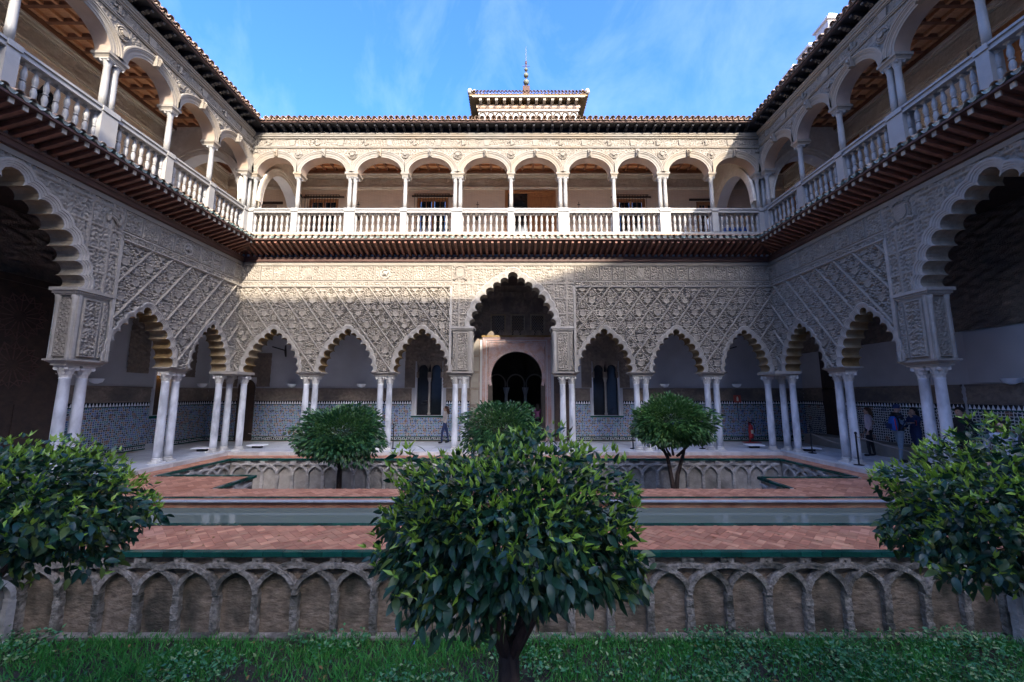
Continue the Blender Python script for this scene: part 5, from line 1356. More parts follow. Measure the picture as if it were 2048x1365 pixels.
def near_tree(x, y, label, trunk_h, rx, ry, up, dn, zc, n, seed, leaf=(.10, .17), parts=300, young=.11, tr=.082):
    zb = -1.22; t = thing('orange_tree', label, 'tree', (x, y, zb), 0, 'clipped orange trees in the sunken gardens')
    limb_tree(t, zb, trunk_h, tr, rx * .62, seed=seed, nl=7)
    r_ = np.random.RandomState(seed)
    # canopy dome: hanging large leaves below, small shoots on top
    p, d, f = crown_points(n, rx, ry, up, zc - zb, flat=dn / up, shell=.45, seed=seed)
    top = d[:, 2] > .25
    dr = d.copy(); dr[:, 2] = np.where(top, d[:, 2] * .5 + .05, -.45 - .5 * r_.rand(n)); dr += r_.normal(scale=.62, size=dr.shape)
    ln = r_.uniform(leaf[0], leaf[1], n) * np.where(top, .8, .95)
    roll = r_.normal(scale=.7, size=n)
    tpl = leaf_template(2, .3)
    order = np.argsort(-(f + .35 * (-d[:, 1])))            # outermost, camera side first
    sel = order[:parts]; rest = order[parts:]
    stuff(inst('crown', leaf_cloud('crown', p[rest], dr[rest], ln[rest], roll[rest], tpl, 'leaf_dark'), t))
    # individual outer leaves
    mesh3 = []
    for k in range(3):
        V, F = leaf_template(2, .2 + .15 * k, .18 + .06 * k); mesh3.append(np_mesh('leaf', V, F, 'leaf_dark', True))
    a, b, c = frames(dr[sel], roll[sel])
    for i in range(len(sel)):
        M = Matrix(((a[i][0], b[i][0], c[i][0]), (a[i][1], b[i][1], c[i][1]), (a[i][2], b[i][2], c[i][2])))
        o = inst('leaf', mesh3[i % 3], t, p[sel[i]] ); o.rotation_euler = M.to_euler(); o.scale = (ln[sel[i]] * 1.1,) * 3
    # pale young shoots
    ny = int(n * young); py, dy, fy = crown_points(ny * 2, rx * 1.02, ry * 1.02, up * 1.06, zc - zb, flat=dn / up, shell=.9, seed=seed)
    kz = (dy[:, 2] > -.05 + .25 * r_.rand(len(dy))) | (r_.rand(len(dy)) < .18); py, dy = py[kz], dy[kz]; m_ = len(py)
    q = dy * .6 + np.array([0, 0, .75]); 
    py = np.repeat(py, 3, 0); q = np.repeat(q, 3, 0) + r_.normal(scale=.5, size=(m_ * 3, 3))
    stuff(inst('young_shoots', leaf_cloud('young_shoots', py, q, r_.uniform(.035, .08, m_ * 3), r_.normal(scale=.8, size=m_ * 3), leaf_template(1), 'leaf_young', .75), t))
    return t
near_tree(-.02, 2.9, 'nearest orange tree in front of the pool, centre, on a bare trunk', 1.72, .80, .60, .57, .40, 1.17, 9000, 3, leaf=(.045, .112))
near_tree(-4.3, 3.3, 'nearest orange tree at the left edge, its trunk out of view', 1.70, 1.20, .75, .53, .36, 1.18, 9600, 11, leaf=(.045, .112))
near_tree(4.22, 3.3, 'nearest orange tree at the right edge, its trunk out of view', 1.66, 1.18, .75, .58, .44, 1.15, 9600, 23, leaf=(.045, .112))

def far_tree(x, y, label, rx, up, dn, zc, h, n, seed, m, nl=5, fork=False, tr=.075):
    zb = -1.22; t = thing('orange_tree', label, 'tree', (x, y, zb), 0, 'clipped orange trees in the sunken gardens')
    if fork:
        for s in (-1, 1):
            MB().tube([(0, 0, 0), (s * .03, 0, .5), (s * .10, 0, 1.0), (s * .22 + .05, 0, 1.5), (s * .4, 0, 1.95)], [.085, .075, .062, .055, .03], 8).build('trunk', 'bark', t, True)
        for k in range(5):
            a = k * 1.3; MB().tube([(.15 * math.cos(a), .1 * math.sin(a), 1.55), (.6 * math.cos(a), .6 * math.sin(a), 1.95)], [.04, .015], 5).build('branch', 'bark', t, True)
    else: limb_tree(t, zb, h, tr, rx * .6, seed=seed, nl=nl)
    p, d, f = crown_points(n, rx, rx * .95, up, zc - zb, flat=dn / up, shell=.3, lump=.12, seed=seed); r_ = np.random.RandomState(seed)
    dr = d * .8 + r_.normal(scale=.6, size=d.shape); dr[:, 2] -= .35
    lt = (d[:, 2] > .1) & (r_.rand(n) < .45)
    tpl = leaf_template(1, .3)
    stuff(inst('crown', leaf_cloud('crown', p[~lt], dr[~lt], r_.uniform(.085, .15, (~lt).sum()), r_.normal(scale=.8, size=(~lt).sum()), tpl, m, 1.1), t))
    stuff(inst('young_shoots', leaf_cloud('young_shoots', p[lt], dr[lt] + np.array([0, 0, .7]), r_.uniform(.07, .13, lt.sum()), r_.normal(scale=.8, size=lt.sum()), tpl, 'leaf_far_light', .9), t))
far_tree(-5.1, 12.2, 'rounded orange tree in the far garden, left, in front of the second far arch', 1.22, .84, .74, .92, 1.35, 11000, 31, 'leaf_far')
far_tree(4.8, 12.2, 'lighter orange tree with a forked trunk in the far garden, right', 1.12, .80, .62, 1.26, 1.5, 10000, 42, 'leaf_far_light', fork=True)
far_tree(-.3, 12.4, 'orange tree in the far garden before the central doorway, mostly hidden', 1.15, .95, .7, 1.0, 1.4, 8000, 55, 'leaf_far')

# lawn and ground cover in the near garden
def blades(name, n, x0, x1, y0, y1, h0, h1, m, seed, keep=None, wid=.05):
    r_ = np.random.RandomState(seed); x = r_.uniform(x0, x1, n); y = r_.uniform(y0, y1, n)
    if keep is not None: k = keep(x, y, r_); x, y = x[k], y[k]
    n = len(x); pos = np.stack([x, y, np.full(n, -1.225)], -1); d = np.stack([r_.normal(scale=.5, size=n), r_.normal(scale=.5, size=n), np.ones(n)], -1)
    V = np.array([(0, -1, 0), (0, 1, 0), (.55, .7, .06), (.55, -.7, .06), (1, 0, .25)], float); V[:, 1] *= wid
    F = np.array([(0, 1, 2), (0, 2, 3), (3, 2, 4)])
    return stuff(inst(name, leaf_cloud(name, pos, d, r_.uniform(h0, h1, n), r_.uniform(-3, 3, n), (V, F), m)))
g1 = blades('lawn_grass', 85000, -7.0, 7.0, 3.2, 6.0, .05, .15, 'grass_blade', 3, lambda x, y, r_: r_.rand(len(x)) < np.clip(.62 + .5 * np.sin(2.1 * x + 1.7 * np.sin(2.7 * y)) * np.sin(3.3 * y + 1.3 * np.sin(1.9 * x)) + .25 * np.sin(7 * x) * np.sin(8 * y), .06, 1))
tag(g1, 'green lawn grass on the sunken garden floor', 'grass')
def cover(name, n, kf, seed, label, hmax):
    r_ = np.random.RandomState(seed); x = r_.uniform(-7, 7, n * 3); y = r_.uniform(3.3, 5.95, n * 3)
    dens = kf(x, y); k = r_.rand(n * 3) < dens; x, y = x[k][:n], y[k][:n]; dn_ = kf(x, y); nn = len(x)
    z = -1.22 + r_.rand(nn) ** .8 * hmax * (.35 + .65 * dn_)
    d = np.stack([r_.normal(size=nn), r_.normal(size=nn) - .5, r_.normal(scale=.5, size=nn) + .4], -1)
    o = stuff(inst(name, leaf_cloud(name, np.stack([x, y, z], -1), d, r_.uniform(.03, .07, nn), r_.normal(scale=.7, size=nn), leaf_template(1), 'cover_leaf', 1.25)))
    tag(o, label, 'ground cover')
def kf1(x, y): return np.clip(sstep(.6, 2.5, x) * (.55 + .45 * np.sin(3.1 * x + 2 * y) * np.sin(4 * y - x)), 0, 1)
def kf2(x, y): return np.clip((np.sin(2.3 * x + 1) * np.sin(3.7 * y + .6 * x) > .25) * .9 * (x < 1.5) + .06, 0, 1)
cover('periwinkle_cover', 16000, kf1, 5, 'dense leafy ground cover in the right half of the near garden', .24)
cover('low_weeds', 9000, kf2, 6, 'scattered low leafy weeds in the left half of the near garden', .20)
blades('far_garden_grass', 5000, -9.7, 9.3, 11.6, 14.2, .05, .16, 'grass_blade', 9)
tag(bpy.data.objects['far_garden_grass'], 'sparse grass on the far garden floor', 'grass')
mat('petal', (.16, .19, .62), (.12, .14, .5), 9, .7)
FLW = MB()
for k in range(5):
    a = k * 2 * math.pi / 5; FLW.add([(0, 0, 0), (math.cos(a - .45) * .022, math.sin(a - .45) * .022, .006), (math.cos(a) * .03, math.sin(a) * .03, .004), (math.cos(a + .45) * .022, math.sin(a + .45) * .022, .006)], [(0, 1, 2, 3)])
FLW = FLW.mesh('periwinkle_flower', 'petal')
for i, (x, y, z) in enumerate(((-1.52, 5.72, -.93), (-1.25, 5.5, -.98), (1.25, 5.6, -.95), (-3.7, 5.0, -1.05), (1.9, 5.2, -1.0))):
    tag(inst('periwinkle_flower', FLW, None, (x, y, z), rot=(R(60), .2, i)), f'tiny blue flower, {ORD[i]} from the left among the ground leaves' if False else f'{["left-middle high", "left-middle low", "right-middle high", "far left", "right low"][i]} tiny blue flower among the garden leaves', 'flower', 'blue periwinkle flowers')

# leaf litter on the paving and lawn
mat('dry_leaf', (.30, .17, .05), (.20, .11, .035), 9, .8)
r_ = np.random.RandomState(77); n = 150
lx = r_.uniform(-6.5, 6.5, n); ly = np.where(r_.rand(n) < .45, r_.uniform(6.2, 7.1, n), r_.uniform(3.6, 5.9, n)); lz = np.where(ly > 6.1, -.095, -1.14)
stuff(tag(inst('leaf_litter', leaf_cloud('leaf_litter', np.stack([lx, ly, lz], -1), np.stack([r_.normal(size=n), r_.normal(size=n), r_.normal(scale=.12, size=n)], -1), r_.uniform(.05, .09, n), r_.normal(scale=.2, size=n), leaf_template(1), 'dry_leaf')), 'dry fallen orange leaves scattered on paving and lawn', 'leaf litter'))

# ================================================================== MIRADOR ROOF BEHIND
t = thing('roof_lantern', 'square white lantern tower with clay tiled roof rising behind the far roof', 'tower', (1.1, 24.0, 0))
MB().box(-3.36, 3.36, .65, 7.4, 14, 21.25).build('tower_wall', 'tower_white', t)
mat('brick_line', (.11, .085, .065), (.07, .055, .045), 20, .9)
sp = 6.72 / 12
for k in range(12):
    c = -3.36 + (k + .5) * sp; m = MB(); pts = [(c - sp * .42, .62, 19.2)] + [(c - sp * .42 * math.cos(math.pi * q / 10), .62, 20.72 + .34 * math.sin(math.pi * q / 10)) for q in range(11)] + [(c + sp * .42, .62, 19.2)]
    m.tube(pts, .055, 5); m.build('blind_arch', 'brick_line', t)
m = MB(); m.box(-3.42, 3.42, .55, .7, 21.1, 21.3); m.box(-3.5, 3.5, .48, .7, 21.3, 21.5); m.build('tower_cornice', 'pinkstone', t)
for k in range(13): MB().prism([(-.62 + .62, 0), (.62, 0), (.62, .28), (0, .28)], -.09, .09).build('tower_corbel', 'upstone', t, loc=(-3.2 + k * 6.4 / 12, .68, 21.5), rz=-math.pi / 2)
m = MB(); m.box(-3.92, 3.92, 0, 8.0, 21.78, 21.86); m.build('tower_soffit', 'ochre', t); m = MB(); m.box(-3.75, 3.75, -.02, .06, 21.68, 21.78); m.build('tower_fascia', 'upstone', t)
for k in range(34):
    u = -3.85 + k * 7.7 / 33; inst('cover_tile', T_COVER, t, (u, -.1, 21.96), rot=(R(35), 0, 0), scale=1.25); inst('channel_tile', T_CHAN, t, (u + .115, -.08, 21.98), rot=(R(35), 0, 0), scale=1.2)
for s in (-1, 1):
    for k in range(30): inst('cover_tile', T_COVER, t, (s * 3.98, .1 + k * .26, 21.93), rot=(R(35), 0, s * math.pi / 2), scale=1.2)
    MB().lathe([(.10, 0), (.17, .15), (.12, .34), (.03, .42)], 10, (s * 3.9, .0, 21.9)).build('corner_cap', 'sun_dimmed_marble', t, True)
MB().add([(-3.95, 0, 21.9), (3.95, 0, 21.9), (3.95, 8, 21.9), (-3.95, 8, 21.9), (0, 4, 24.2)], [(0, 1, 4), (1, 2, 4), (2, 3, 4), (3, 0, 4), (0, 3, 2, 1)]).build('tower_roof', 'tile_roof', t)
t = thing('roof_finial', 'tall finial of stacked balls and a rod on the lantern roof', 'finial', (1.1, 28, 24.75))
MB().box(-.27, .27, -.27, .27, .15, .95).build('cage', 'rust', t)
pr = [(.06, 1.05), (.06, 1.3)]
m = MB()
for z, r in ((1.45, .22), (2.05, .19), (2.55, .14)): m.lathe([(r * math.sin(math.pi * k / 8) + .01, z - r * math.cos(math.pi * k / 8)) for k in range(9)], 12)
m.build('balls', 'copper', t, True)
MB().lathe([(.045, .9), (.045, 3.0), (.08, 3.05), (.07, 3.25), (.03, 3.3)], 8).build('stem', 'rust', t); MB().tube([(-.3, 0, 2.85), (.3, 0, 2.85)], .025, 5).build('cross_arm', 'iron', t); MB().lathe([(.03, 3.3), (.018, 4.3), (.008, 4.6)], 6).build('rod', 'copper', t)

# ================================================================== ADDED SHADE CASTER (unseen mass behind the viewer, shaped for the court's shadow line)
t = thing('shade_caster', 'added unseen mass far behind the viewer, its sloped top shaped to shade the court', 'shade caster', (0, -20, 0))
MB().prism([(-45, -1.6), (60, -1.6), (60, 24.3), (-45, 24.3)], -8, -.6).build('caster_wall', 'plaster', t)
MB().prism([(-45, 24.3), (60, 24.3), (60, 24.62), (-45, 24.62)], -8.4, 0).build('caster_eave', 'tile_roof', t)
MB().prism([(8.6, 24.62), (9.6, 24.64), (14.8, 26.1), (60, 38.5), (60, 24.62)], -7, -.1).build('caster_slope', 'tile_roof', t)
MB().box(-45, 60, -.62, -.58, 6, 6.4).build('caster_band', 'upstone', t)

# ================================================================== PEOPLE
def cmat(n, c, rough=.8): mat(n, c, tuple(x * .78 for x in c), 14, rough); return n
cmat('skin', (.50, .30, .215), .55); cmat('hair_brown', (.10, .05, .025)); cmat('hair_dark', (.018, .013, .011)); cmat('hair_blond', (.36, .19, .06)); cmat('cream_knit', (.58, .50, .45)); cmat('pink_plaid', (.58, .46, .48)); cmat('black_cloth', (.016, .016, .019)); cmat('navy_cloth', (.02, .035, .11)); cmat('grey_denim', (.22, .28, .34)); cmat('purple_cloth', (.22, .07, .16)); cmat('floral', (.42, .44, .50)); cmat('green_coat', (.06, .075, .06)); cmat('white_cloth', (.62, .66, .75)); cmat('sole', (.6, .6, .6)); cmat('sleeve_grey', (.13, .19, .27))
def person(label, x, y, z, face, H=1.68, top='cream_knit', legs='navy_cloth', shoes='black_cloth', hair='hair_brown', longhair=True, stride=.12, arms='down', head=(0, 0), sleeve=None, beanie=None, bulk=1.0):
    """one continuous skinned body; built facing -y then turned"""
    k = H / 1.70
    J = {}; E = []
    def j(n, p, r, par=None):
        J[n] = (len(J), p, r); 
        if par: E.append((J[par][0], J[n][0]))
    b = bulk
    j('pelvis', (0, 0, .95), (.155 * b, .115 * b)); j('waist', (0, .0, 1.10), (.135 * b, .10 * b), 'pelvis'); j('chest', (0, .0, 1.28), (.165 * b, .115 * b), 'waist'); j('upper', (0, .01, 1.40), (.13 * b, .09 * b), 'chest'); j('neck', (0, .01, 1.475), (.05, .052), 'upper')
    hx, hy = head
    j('jaw', (hx * .3, -.03 + hy * .3, 1.53), (.06, .068), 'neck'); j('face', (hx * .6, -.015 + hy * .6, 1.595), (.074, .09), 'jaw'); j('skull', (hx, .0 + hy, 1.655), (.066, .08), 'face')
    j('nose', (hx * .6, -.112 + hy * .6, 1.59), (.012, .016), 'face')
    for s, n in ((-1, 'l'), (1, 'r')):
        st = stride * s
        j('hip' + n, (s * .085, 0, .90), (.095 * b, .10 * b), 'pelvis'); j('knee' + n, (s * .09, -st * .8 - .01, .50), (.062, .068), 'hip' + n); j('ank' + n, (s * .085, -st + .02, .10), (.042, .046), 'knee' + n); j('heel' + n, (s * .085, -st + .03, .045), (.04, .04), 'ank' + n); j('toe' + n, (s * .10, -st - .15, .035), (.04, .03), 'heel' + n)
        j('sh' + n, (s * .175 * b, .01, 1.385), (.06, .06), 'upper')
        if arms == 'down': el, wr = (s * .235, .04, 1.13), (s * .22, -.06, .90)
        elif arms == 'up' and s > 0: el, wr = (s * .20, -.12, 1.20), (s * .10, -.16, 1.42)
        elif arms == 'phone': el, wr = (s * .24, .0, 1.14), (s * .07, -.26, 1.16)
        else: el, wr = (s * .235, -.02, 1.14), (s * .13, -.2, 1.05)
        j('el' + n, el, (.046, .046), 'sh' + n); j('wr' + n, wr, (.030, .028), 'el' + n)
        d = (Vector(wr) - Vector(el)).normalized(); pw_ = Vector(wr) + d * .075; j('palm' + n, tuple(pw_), (.034, .02), 'wr' + n)
        sd = Vector((1, 0, 0)) if abs(d.x) < .6 else Vector((0, 1, 0)); sd = (sd - d * sd.dot(d)).normalized()
        for q, (o, ln) in enumerate(((-.026, .070), (-.009, .082), (.009, .078), (.026, .060))):
            a_ = pw_ + sd * o + d * .03; j(f'f{q}a{n}', tuple(a_ + d * ln * .5), (.0085, .0085), 'palm' + n); j(f'f{q}b{n}', tuple(a_ + d * ln * .9 + Vector((0, -.012, -.008))), (.007, .007), f'f{q}a{n}')
        j('th' + n, tuple(Vector(wr) + d * .05 - sd * .045 * s), (.009, .009), 'wr' + n)
    me = bpy.data.meshes.new('body'); me.from_pydata([tuple(c * k for c in v[1]) for v in J.values()], E, [])
    o = bpy.data.objects.new('body', me); COL.objects.link(o)
    sm = o.modifiers.new('s', 'SKIN'); sm.use_smooth_shade = True
    for n, (i, p, r) in J.items(): sv = me.skin_vertices[0].data[i]; sv.radius = (r[0] * k, r[1] * k); sv.use_root = n == 'pelvis'
    su = o.modifiers.new('u', 'SUBSURF'); su.levels = 1; su.render_levels = 1
    dg = bpy.context.evaluated_depsgraph_get(); ev = o.evaluated_get(dg); bm_ = bpy.data.meshes.new_from_object(ev)
    bpy.data.objects.remove(o); 
    bm_.materials.clear()
    for m_ in ('skin', top, legs, shoes, sleeve or top): bm_.materials.append(MATS[m_])
    hd = [Vector(J[n][1]) * k for n in ('palml', 'palmr')]
    for p in bm_.polygons:
        c = p.center; mi = 1
        if c.z > 1.47 * k: mi = 0
        elif c.z < .085 * k: mi = 3
        elif min((c - h).length for h in hd) < .10 * k: mi = 0
        elif c.z < .97 * k and abs(c.x) < .19 * k: mi = 2
        elif sleeve and c.z < 1.28 * k and (abs(c.x) > .20 * k or c.y < -.15 * k): mi = 4
        p.material_index = mi; p.use_smooth = True
    t = thing('person', label, 'person', (x, y, z), face)
    inst('body', bm_, t)
    hc = Vector((hx, .012 + hy, 1.635)) * k
    m = MB(); n = 14; rows = []
    for a in range(8):                         # hair cap, open at the face
        ph = math.pi * (.02 + .62 * a / 7); row = []
        for q in range(n):
            th = 2 * math.pi * q / n; f = -math.sin(th)        # front is -y
            lim = ph if f > -.2 or True else ph
            dz = math.cos(lim if f < .45 else min(lim, math.pi * .33)); rr = math.sin(lim if f < .45 else min(lim, math.pi * .33))
            row.append((hc.x + .088 * k * rr * math.cos(th), hc.y + .108 * k * rr * math.sin(th), hc.z + .092 * k * dz))
        rows.append(row)
    m.grid(rows, closed=True)
    if longhair:
        for q in range(9):
            th = math.pi * (.05 + .9 * q / 8); x0 = hc.x + .075 * k * math.cos(th); y0 = hc.y + .09 * k * math.sin(th)
            m.tube([(x0, y0, hc.z + .01), (x0 * 1.08, y0 + .03, hc.z - .10 * k), (x0 * 1.1 , y0 + .035, hc.z - .20 * k), (x0 * 1.02, y0 + .045, hc.z - .29 * k)], [.024, .03, .028, .012], 5)
    m.build('hair' if not beanie else 'beanie', beanie or hair, t, True)
    m = MB()
    for s in (-1, 1): m.lathe([(.001, -.010), (.009, -.005), (.009, .005), (.001, .010)], 6, (hx * .6 + s * .031 * k, (-.098 + hy * .6) * k, 1.612 * k))
    m.build('eyes', 'hair_dark', t)
    m = MB(); m.tube([(-.024 * k + hx * .4, (-.098 + hy * .45) * k, 1.548 * k), (.024 * k + hx * .4, (-.098 + hy * .45) * k, 1.548 * k)], .006, 5); m.build('mouth', 'red_paint' if False else 'pinkstone', t)
    return t
HP = math.pi / 2
person('woman in a cream jumper and dark trousers walking below the left twin window', -2.99, 18.1, 0, -HP * .85, 1.60, 'cream_knit', 'navy_cloth', hair='hair_brown', arms='fold', stride=.16, head=(0, .03))
person('woman in a pale pink checked shirt and black trousers, right gallery', 12.55, 14.3, 0, -HP * 1.35, 1.66, 'pink_plaid', 'black_cloth', hair='hair_brown', bulk=1.08, stride=.08)
person('man in a dark beanie and black jacket looking at a phone, right gallery', 12.35, 13.0, 0, HP * .8, 1.80, 'black_cloth', 'grey_denim', hair='hair_dark', longhair=False, arms='phone', sleeve='sleeve_grey', beanie='navy_cloth', head=(0, -.04), bulk=1.15, stride=.05)
person('person in navy standing close behind the man in the beanie', 12.95, 13.05, 0, -HP, 1.70, 'navy_cloth', 'navy_cloth', hair='hair_dark', arms='up')
person('bearded man in a black shirt half hidden behind the right pier columns', 11.9, 10.75, 0, -HP * .9, 1.78, 'black_cloth', 'black_cloth', hair='hair_dark', longhair=False)
person('woman with long dark hair and a pale floral top behind the right tree', 9.62, 8.0, -.1, -HP * .7, 1.72, 'floral', 'navy_cloth', hair='hair_dark', head=(-.02, 0))
person('person with blond hair and a dark green coat at the right edge', 9.72, 7.55, -.1, -HP * .9, 1.80, 'green_coat', 'black_cloth', hair='hair_blond')
person('visitor in a purple top standing inside the central doorway', 1.30, 20.4, 0, math.pi, 1.66, 'purple_cloth', 'black_cloth', hair='hair_dark')
person('person in a white shirt behind the far balustrade, right end', 8.72, 16.7, ZF, HP * .6, 1.62, 'white_cloth', 'grey_denim', hair='hair_dark', longhair=False)
# backpack and phone
t = thing('backpack', 'navy patterned backpack with red trim on the man in the beanie', 'backpack', (12.08, 12.86, 1.0), HP * .8)
m = MB(); rows = []
for z, w_, d_ in ((0, .10, .05), (.04, .15, .09), (.2, .17, .11), (.36, .15, .09), (.44, .09, .05)): rows.append([(w_ * math.cos(q * math.pi / 6), d_ * math.sin(q * math.pi / 6), z) for q in range(12)])
m.grid(rows, closed=True); m.add(rows[-1], [tuple(range(12))]); m.build('bag', 'cobalt', t, True)
MB().box(-.11, .11, .085, .135, .05, .22).build('pocket', 'navy_cloth', t); MB().tube([(-.16, 0, .03), (-.175, .02, .2), (-.15, .02, .38)], .014, 6).build('trim', 'red_paint', t)
for s in (-1, 1): MB().tube([(s * .09, -.06, .42), (s * .11, -.2, .48), (s * .12, -.26, .3), (s * .12, -.12, .05)], .016, 5).build('strap', 'navy_cloth', t)
t = thing('phone', 'phone in a red case held by the man in the beanie', 'phone', (12.72, 12.78, 1.24), HP * .8)
MB().box(-.038, .038, -.006, .006, -.075, .075).build('case', 'red_paint', t); MB().box(-.033, .033, .0065, .008, -.068, .068).build('screen', 'glass', t)

# ================================================================== BARRIERS, FURNITURE, FITTINGS
POST = MB().lathe([(.13, 0), (.13, .02), (.03, .035), (.022, .05), (.022, .92), (.035, .93), (.035, .98), (.01, 1.0)], 10).mesh('post', 'iron', True)
PS = [(-13.2, 15.3, 'on the left gallery floor, nearest'), (-12.45, 16.95, 'near the left far corner'), (-4.72, 16.2, 'beside the third column pair from the left'), (4.80, 16.2, 'beside the third column pair from the right'), (7.55, 16.2, 'beside the second column pair from the right'), (10.55, 12.5, 'beside the right column pair'), (11.0, 15.0, 'behind the right corner columns')]
for x, y, s in PS:
    t = thing('barrier_post', f'thin dark barrier post {s}', 'post', (x, y, 0), 0, 'rope barrier posts'); inst('post', POST, t)
def rope(label, a, b, sag=.12):
    a, b = Vector(a), Vector(b); m = MB(); m.tube([a.lerp(b, k / 10) - Vector((0, 0, sag * math.sin(math.pi * k / 10))) for k in range(11)], .012, 5)
    tag(m.build('barrier_rope', 'rope'), label, 'rope', 'barrier ropes')
rope('slack barrier rope across the first far arch on the left', (-10.3, 15.9, .62), (-7.95, 15.9, .62)); rope('slack barrier rope behind the right corner columns', (11.0, 15.0, .72), (10.75, 13.1, .5), .04); rope('barrier rope running from the right column pair to the floor', (10.55, 12.5, .85), (12.3, 11.6, .25), .02)
for x, y, rz, s in ((-11.75, 15.55, .1, 'left of the left corner columns'), (-10.25, 16.45, 0, 'right of the left corner columns'), (9.75, 16.45, 0, 'left of the right corner columns'), (11.30, 15.55, -.1, 'right of the right corner columns')):
    t = thing('floor_plaque', f'low white slab on a dark foot {s}', 'slab', (x, y, 0), rz, 'low white slabs by the corners')
    MB().box(-.32, .32, -.2, .2, .10, .14).build('slab', 'white_pane', t); MB().box(-.16, .16, -.1, .1, 0, .10).build('foot', 'iron', t)
t = thing('fire_extinguisher', 'red fire extinguisher on a red floor stand, far right gallery', 'extinguisher', (10.75, 18.3, 0))
MB().lathe([(.001, .18), (.09, .19), (.10, .24), (.10, .66), (.07, .76), (.03, .80), (.03, .86)], 14).build('cylinder', 'red_paint', t, True); MB().box(-.05, .09, -.02, .02, .86, .92).build('valve', 'iron', t); MB().tube([(.05, 0, .88), (.16, -.02, .75), (.15, -.02, .4)], .014, 6).build('hose', 'iron', t)
m = MB(); m.box(-.35, .35, -.16, .16, 0, .025); m.box(-.02, .02, .10, .14, .025, .9); m.build('stand', 'red_paint', t); MB().box(-.05, .05, -.104, -.098, .40, .56).build('label_plate', 'sign_cream', t)
t = thing('extinguisher_sign', 'red sign with a white extinguisher symbol above the tile dado', 'sign', (10.62, 18.98, 1.93))
MB().box(-.17, .17, -.02, .0, -.17, .17).build('plate', 'sign_red', t); MB().lathe([(.03, -.10), (.045, -.09), (.045, .04), (.02, .08), (.02, .11)], 8, (0, -.02, 0)).build('symbol', 'sign_cream', t); MB().box(-.01, .01, .0, .02, -1.0, -.17).build('pole', 'iron', t)
for x, y, s in ((-9.75, 17.0, 'left'), (9.1, 17.0, 'right')):
    d = 1 if s == 'left' else -1; t = thing('lamp_bracket', f'black iron lamp arm inside the last far arch on the {s}', 'lamp', (x, y, 3.95))
    MB().tube([(-d * .55, 0, .22), (0, 0, .06), (d * .05, 0, .02)], .028, 6).build('arm', 'iron', t); MB().tube([(d * .02, 0, .28), (d * .03, 0, 0), (d * .06, 0, -.22)], [.035, .05, .03], 7).build('lamp_head', 'iron', t)
# lit lamp in the left gallery window
m, ntl, bl = nodes_mat('lamp_glow', .5, .3); bl.inputs['Base Color'].default_value = (.8, .5, .12, 1); bl.inputs['Emission Color'].default_value = (1, .58, .12, 1); bl.inputs['Emission Strength'].default_value = 2.2
t = thing('hanging_lantern', 'small glowing amber lantern inside the left gallery window', 'lantern', (LX - .02, 16.5, 2.85))
MB().lathe([(.02, 0), (.09, .06), (.10, .28), (.04, .36)], 8).build('lamp_glass', 'lamp_glow', t); m = MB(); m.tube([(0, 0, .36), (0, 0, 1.1)], .008, 4)
for k in range(4): a = k * HP; m.tube([(.09 * math.cos(a), .09 * math.sin(a), .05), (.105 * math.cos(a), .105 * math.sin(a), .3)], .008, 4)
m.build('lantern_frame', 'iron', t)
# upper gallery: chairs, draped table, lantern, spot lamp, crosses
def chair(x, y, rz, label, c='cobalt'):
    t = thing('chair', label, 'chair', (x, y, ZF), rz, 'blue chairs in the far upper gallery')
    MB().box(-.2, .2, -.2, .2, .42, .46).build('seat', c, t); MB().box(-.2, .2, .18, .215, .5, .88).build('backrest', c, t)
    for a in (-1, 1):
        for b in (-1, 1): MB().box(a * .18 - .015, a * .18 + .015, b * .18 - .015, b * .18 + .015, 0, .42 if b < 0 else .9).build('leg', 'iron', t)
chair(-3.45, 16.9, 0, 'left blue chair behind the far balustrade below the second window'); chair(-2.95, 17.0, .3, 'right blue chair behind the far balustrade below the second window'); chair(-6.2, 17.6, 0, 'blue chair behind the far balustrade, left of the middle'); chair(4.75, 16.9, 0, 'left blue chair behind the far balustrade, right half'); chair(5.3, 17.0, -.2, 'right blue chair behind the far balustrade, right half')
t = thing('draped_table', 'table under a yellow cloth with blue band behind the far balustrade', 'table', (9.65, 16.5, ZF))
m = MB(); rows = []
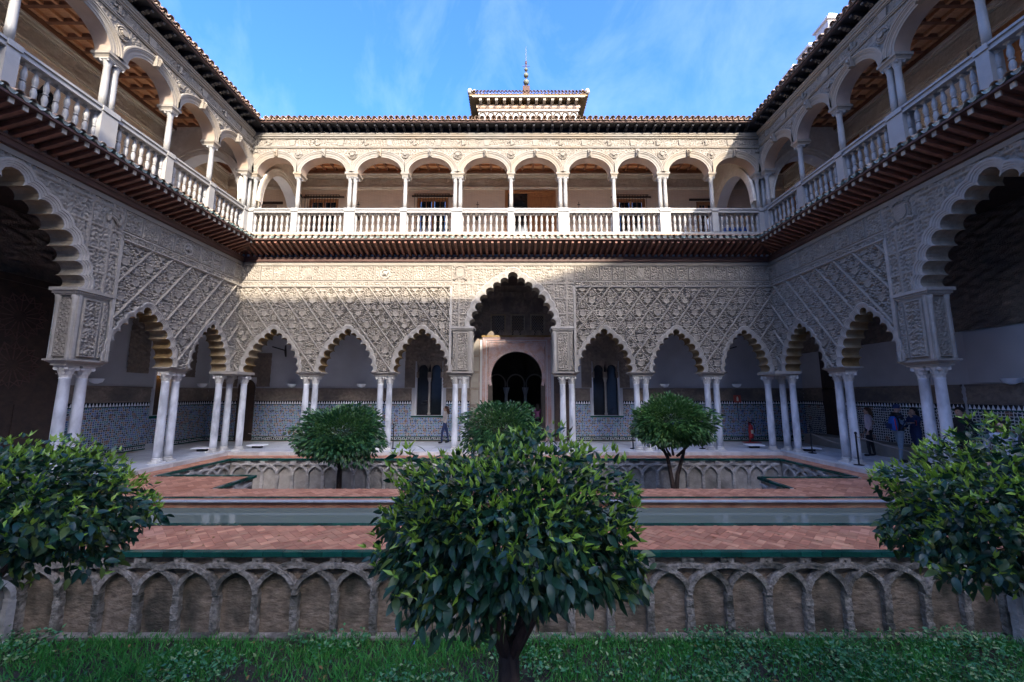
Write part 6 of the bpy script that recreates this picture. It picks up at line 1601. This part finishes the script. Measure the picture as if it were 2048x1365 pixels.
for z, s in ((0.08, 1.06), (.45, 1.0), (.80, .97)): rows.append([((.50 + .025 * math.sin(q * 2.4)) * s * (1 if -1 < math.cos(q * math.pi / 12) else 1) * max(-1, min(1, 1.5 * math.cos(q * math.pi / 12))), .26 * s * max(-1, min(1, 1.5 * math.sin(q * math.pi / 12))) + .015 * math.sin(q * 3.1), z) for q in range(24)])
m.grid(rows, closed=True); m.build('yellow_cloth', 'yellow_cloth', t); m = MB(); m.grid([[(x * 1.02, y * 1.03, z) for x, y, z in rows[1]], [(x * 1.03, y * 1.04, .805) for x, y, z in rows[2]]], closed=True)
m.v = [(x, y, max(z, .62)) for x, y, z in m.v]; m.add([(x * 1.03, y * 1.04, .806) for x, y, z in rows[2]], [tuple(range(24))]); m.build('blue_band', 'cobalt', t)
for a in (-.42, .42):
    for b in (-.2, .2): MB().box(a - .02, a + .02, b - .02, b + .02, 0, .78).build('leg', 'iron', t)
t = thing('spot_lamp', 'small black spot lamp beside the first far gallery window', 'lamp', (-10.55, YB - .25, 11.95)); MB().tube([(0, .25, 0), (0, .05, .06)], .03, 6).build('bracket', 'iron', t); MB().tube([(0, .1, .05), (0, -.12, 0)], [.06, .10], 9).build('head', 'iron', t)
t = thing('wall_lantern', 'black iron lantern on the left upper gallery wall', 'lantern', (XL + .3, 10.9, 10.6)); m = MB()
for a in (-1, 1):
    for b in (-1, 1): m.box(a * .13 - .012, a * .13 + .012, b * .13 - .012, b * .13 + .012, 0, .5)
m.lathe([(.2, .5), (.05, .68), (.02, .75)], 6); m.box(-.15, .15, -.15, .15, -.03, 0); m.build('lantern_frame', 'iron', t); MB().box(-.11, .11, -.11, .11, .01, .49).build('lantern_glass', 'glass', t); MB().tube([(-.3, 0, .5), (-.1, 0, .8), (0, 0, .74)], .02, 5).build('bracket', 'iron', t)
for x, s in ((-7.6, 'left half'), (-1.7, 'left of the middle door'), (3.3, 'right of the middle door')):
    z0 = 11.0; m = MB(); m.box(-.012, .012, -.012, .012, -.5, .30); m.box(-.07, .07, -.012, .012, .14, .17); m.box(-.09, .09, -.09, .09, -.62, -.5)
    tag(m.build('iron_lamp_stand', 'iron', None, loc=(x, YB - .3, z0 + .28)), f'small iron cross finial before the far gallery wall, {s}', 'iron cross', 'iron crosses in the upper gallery')
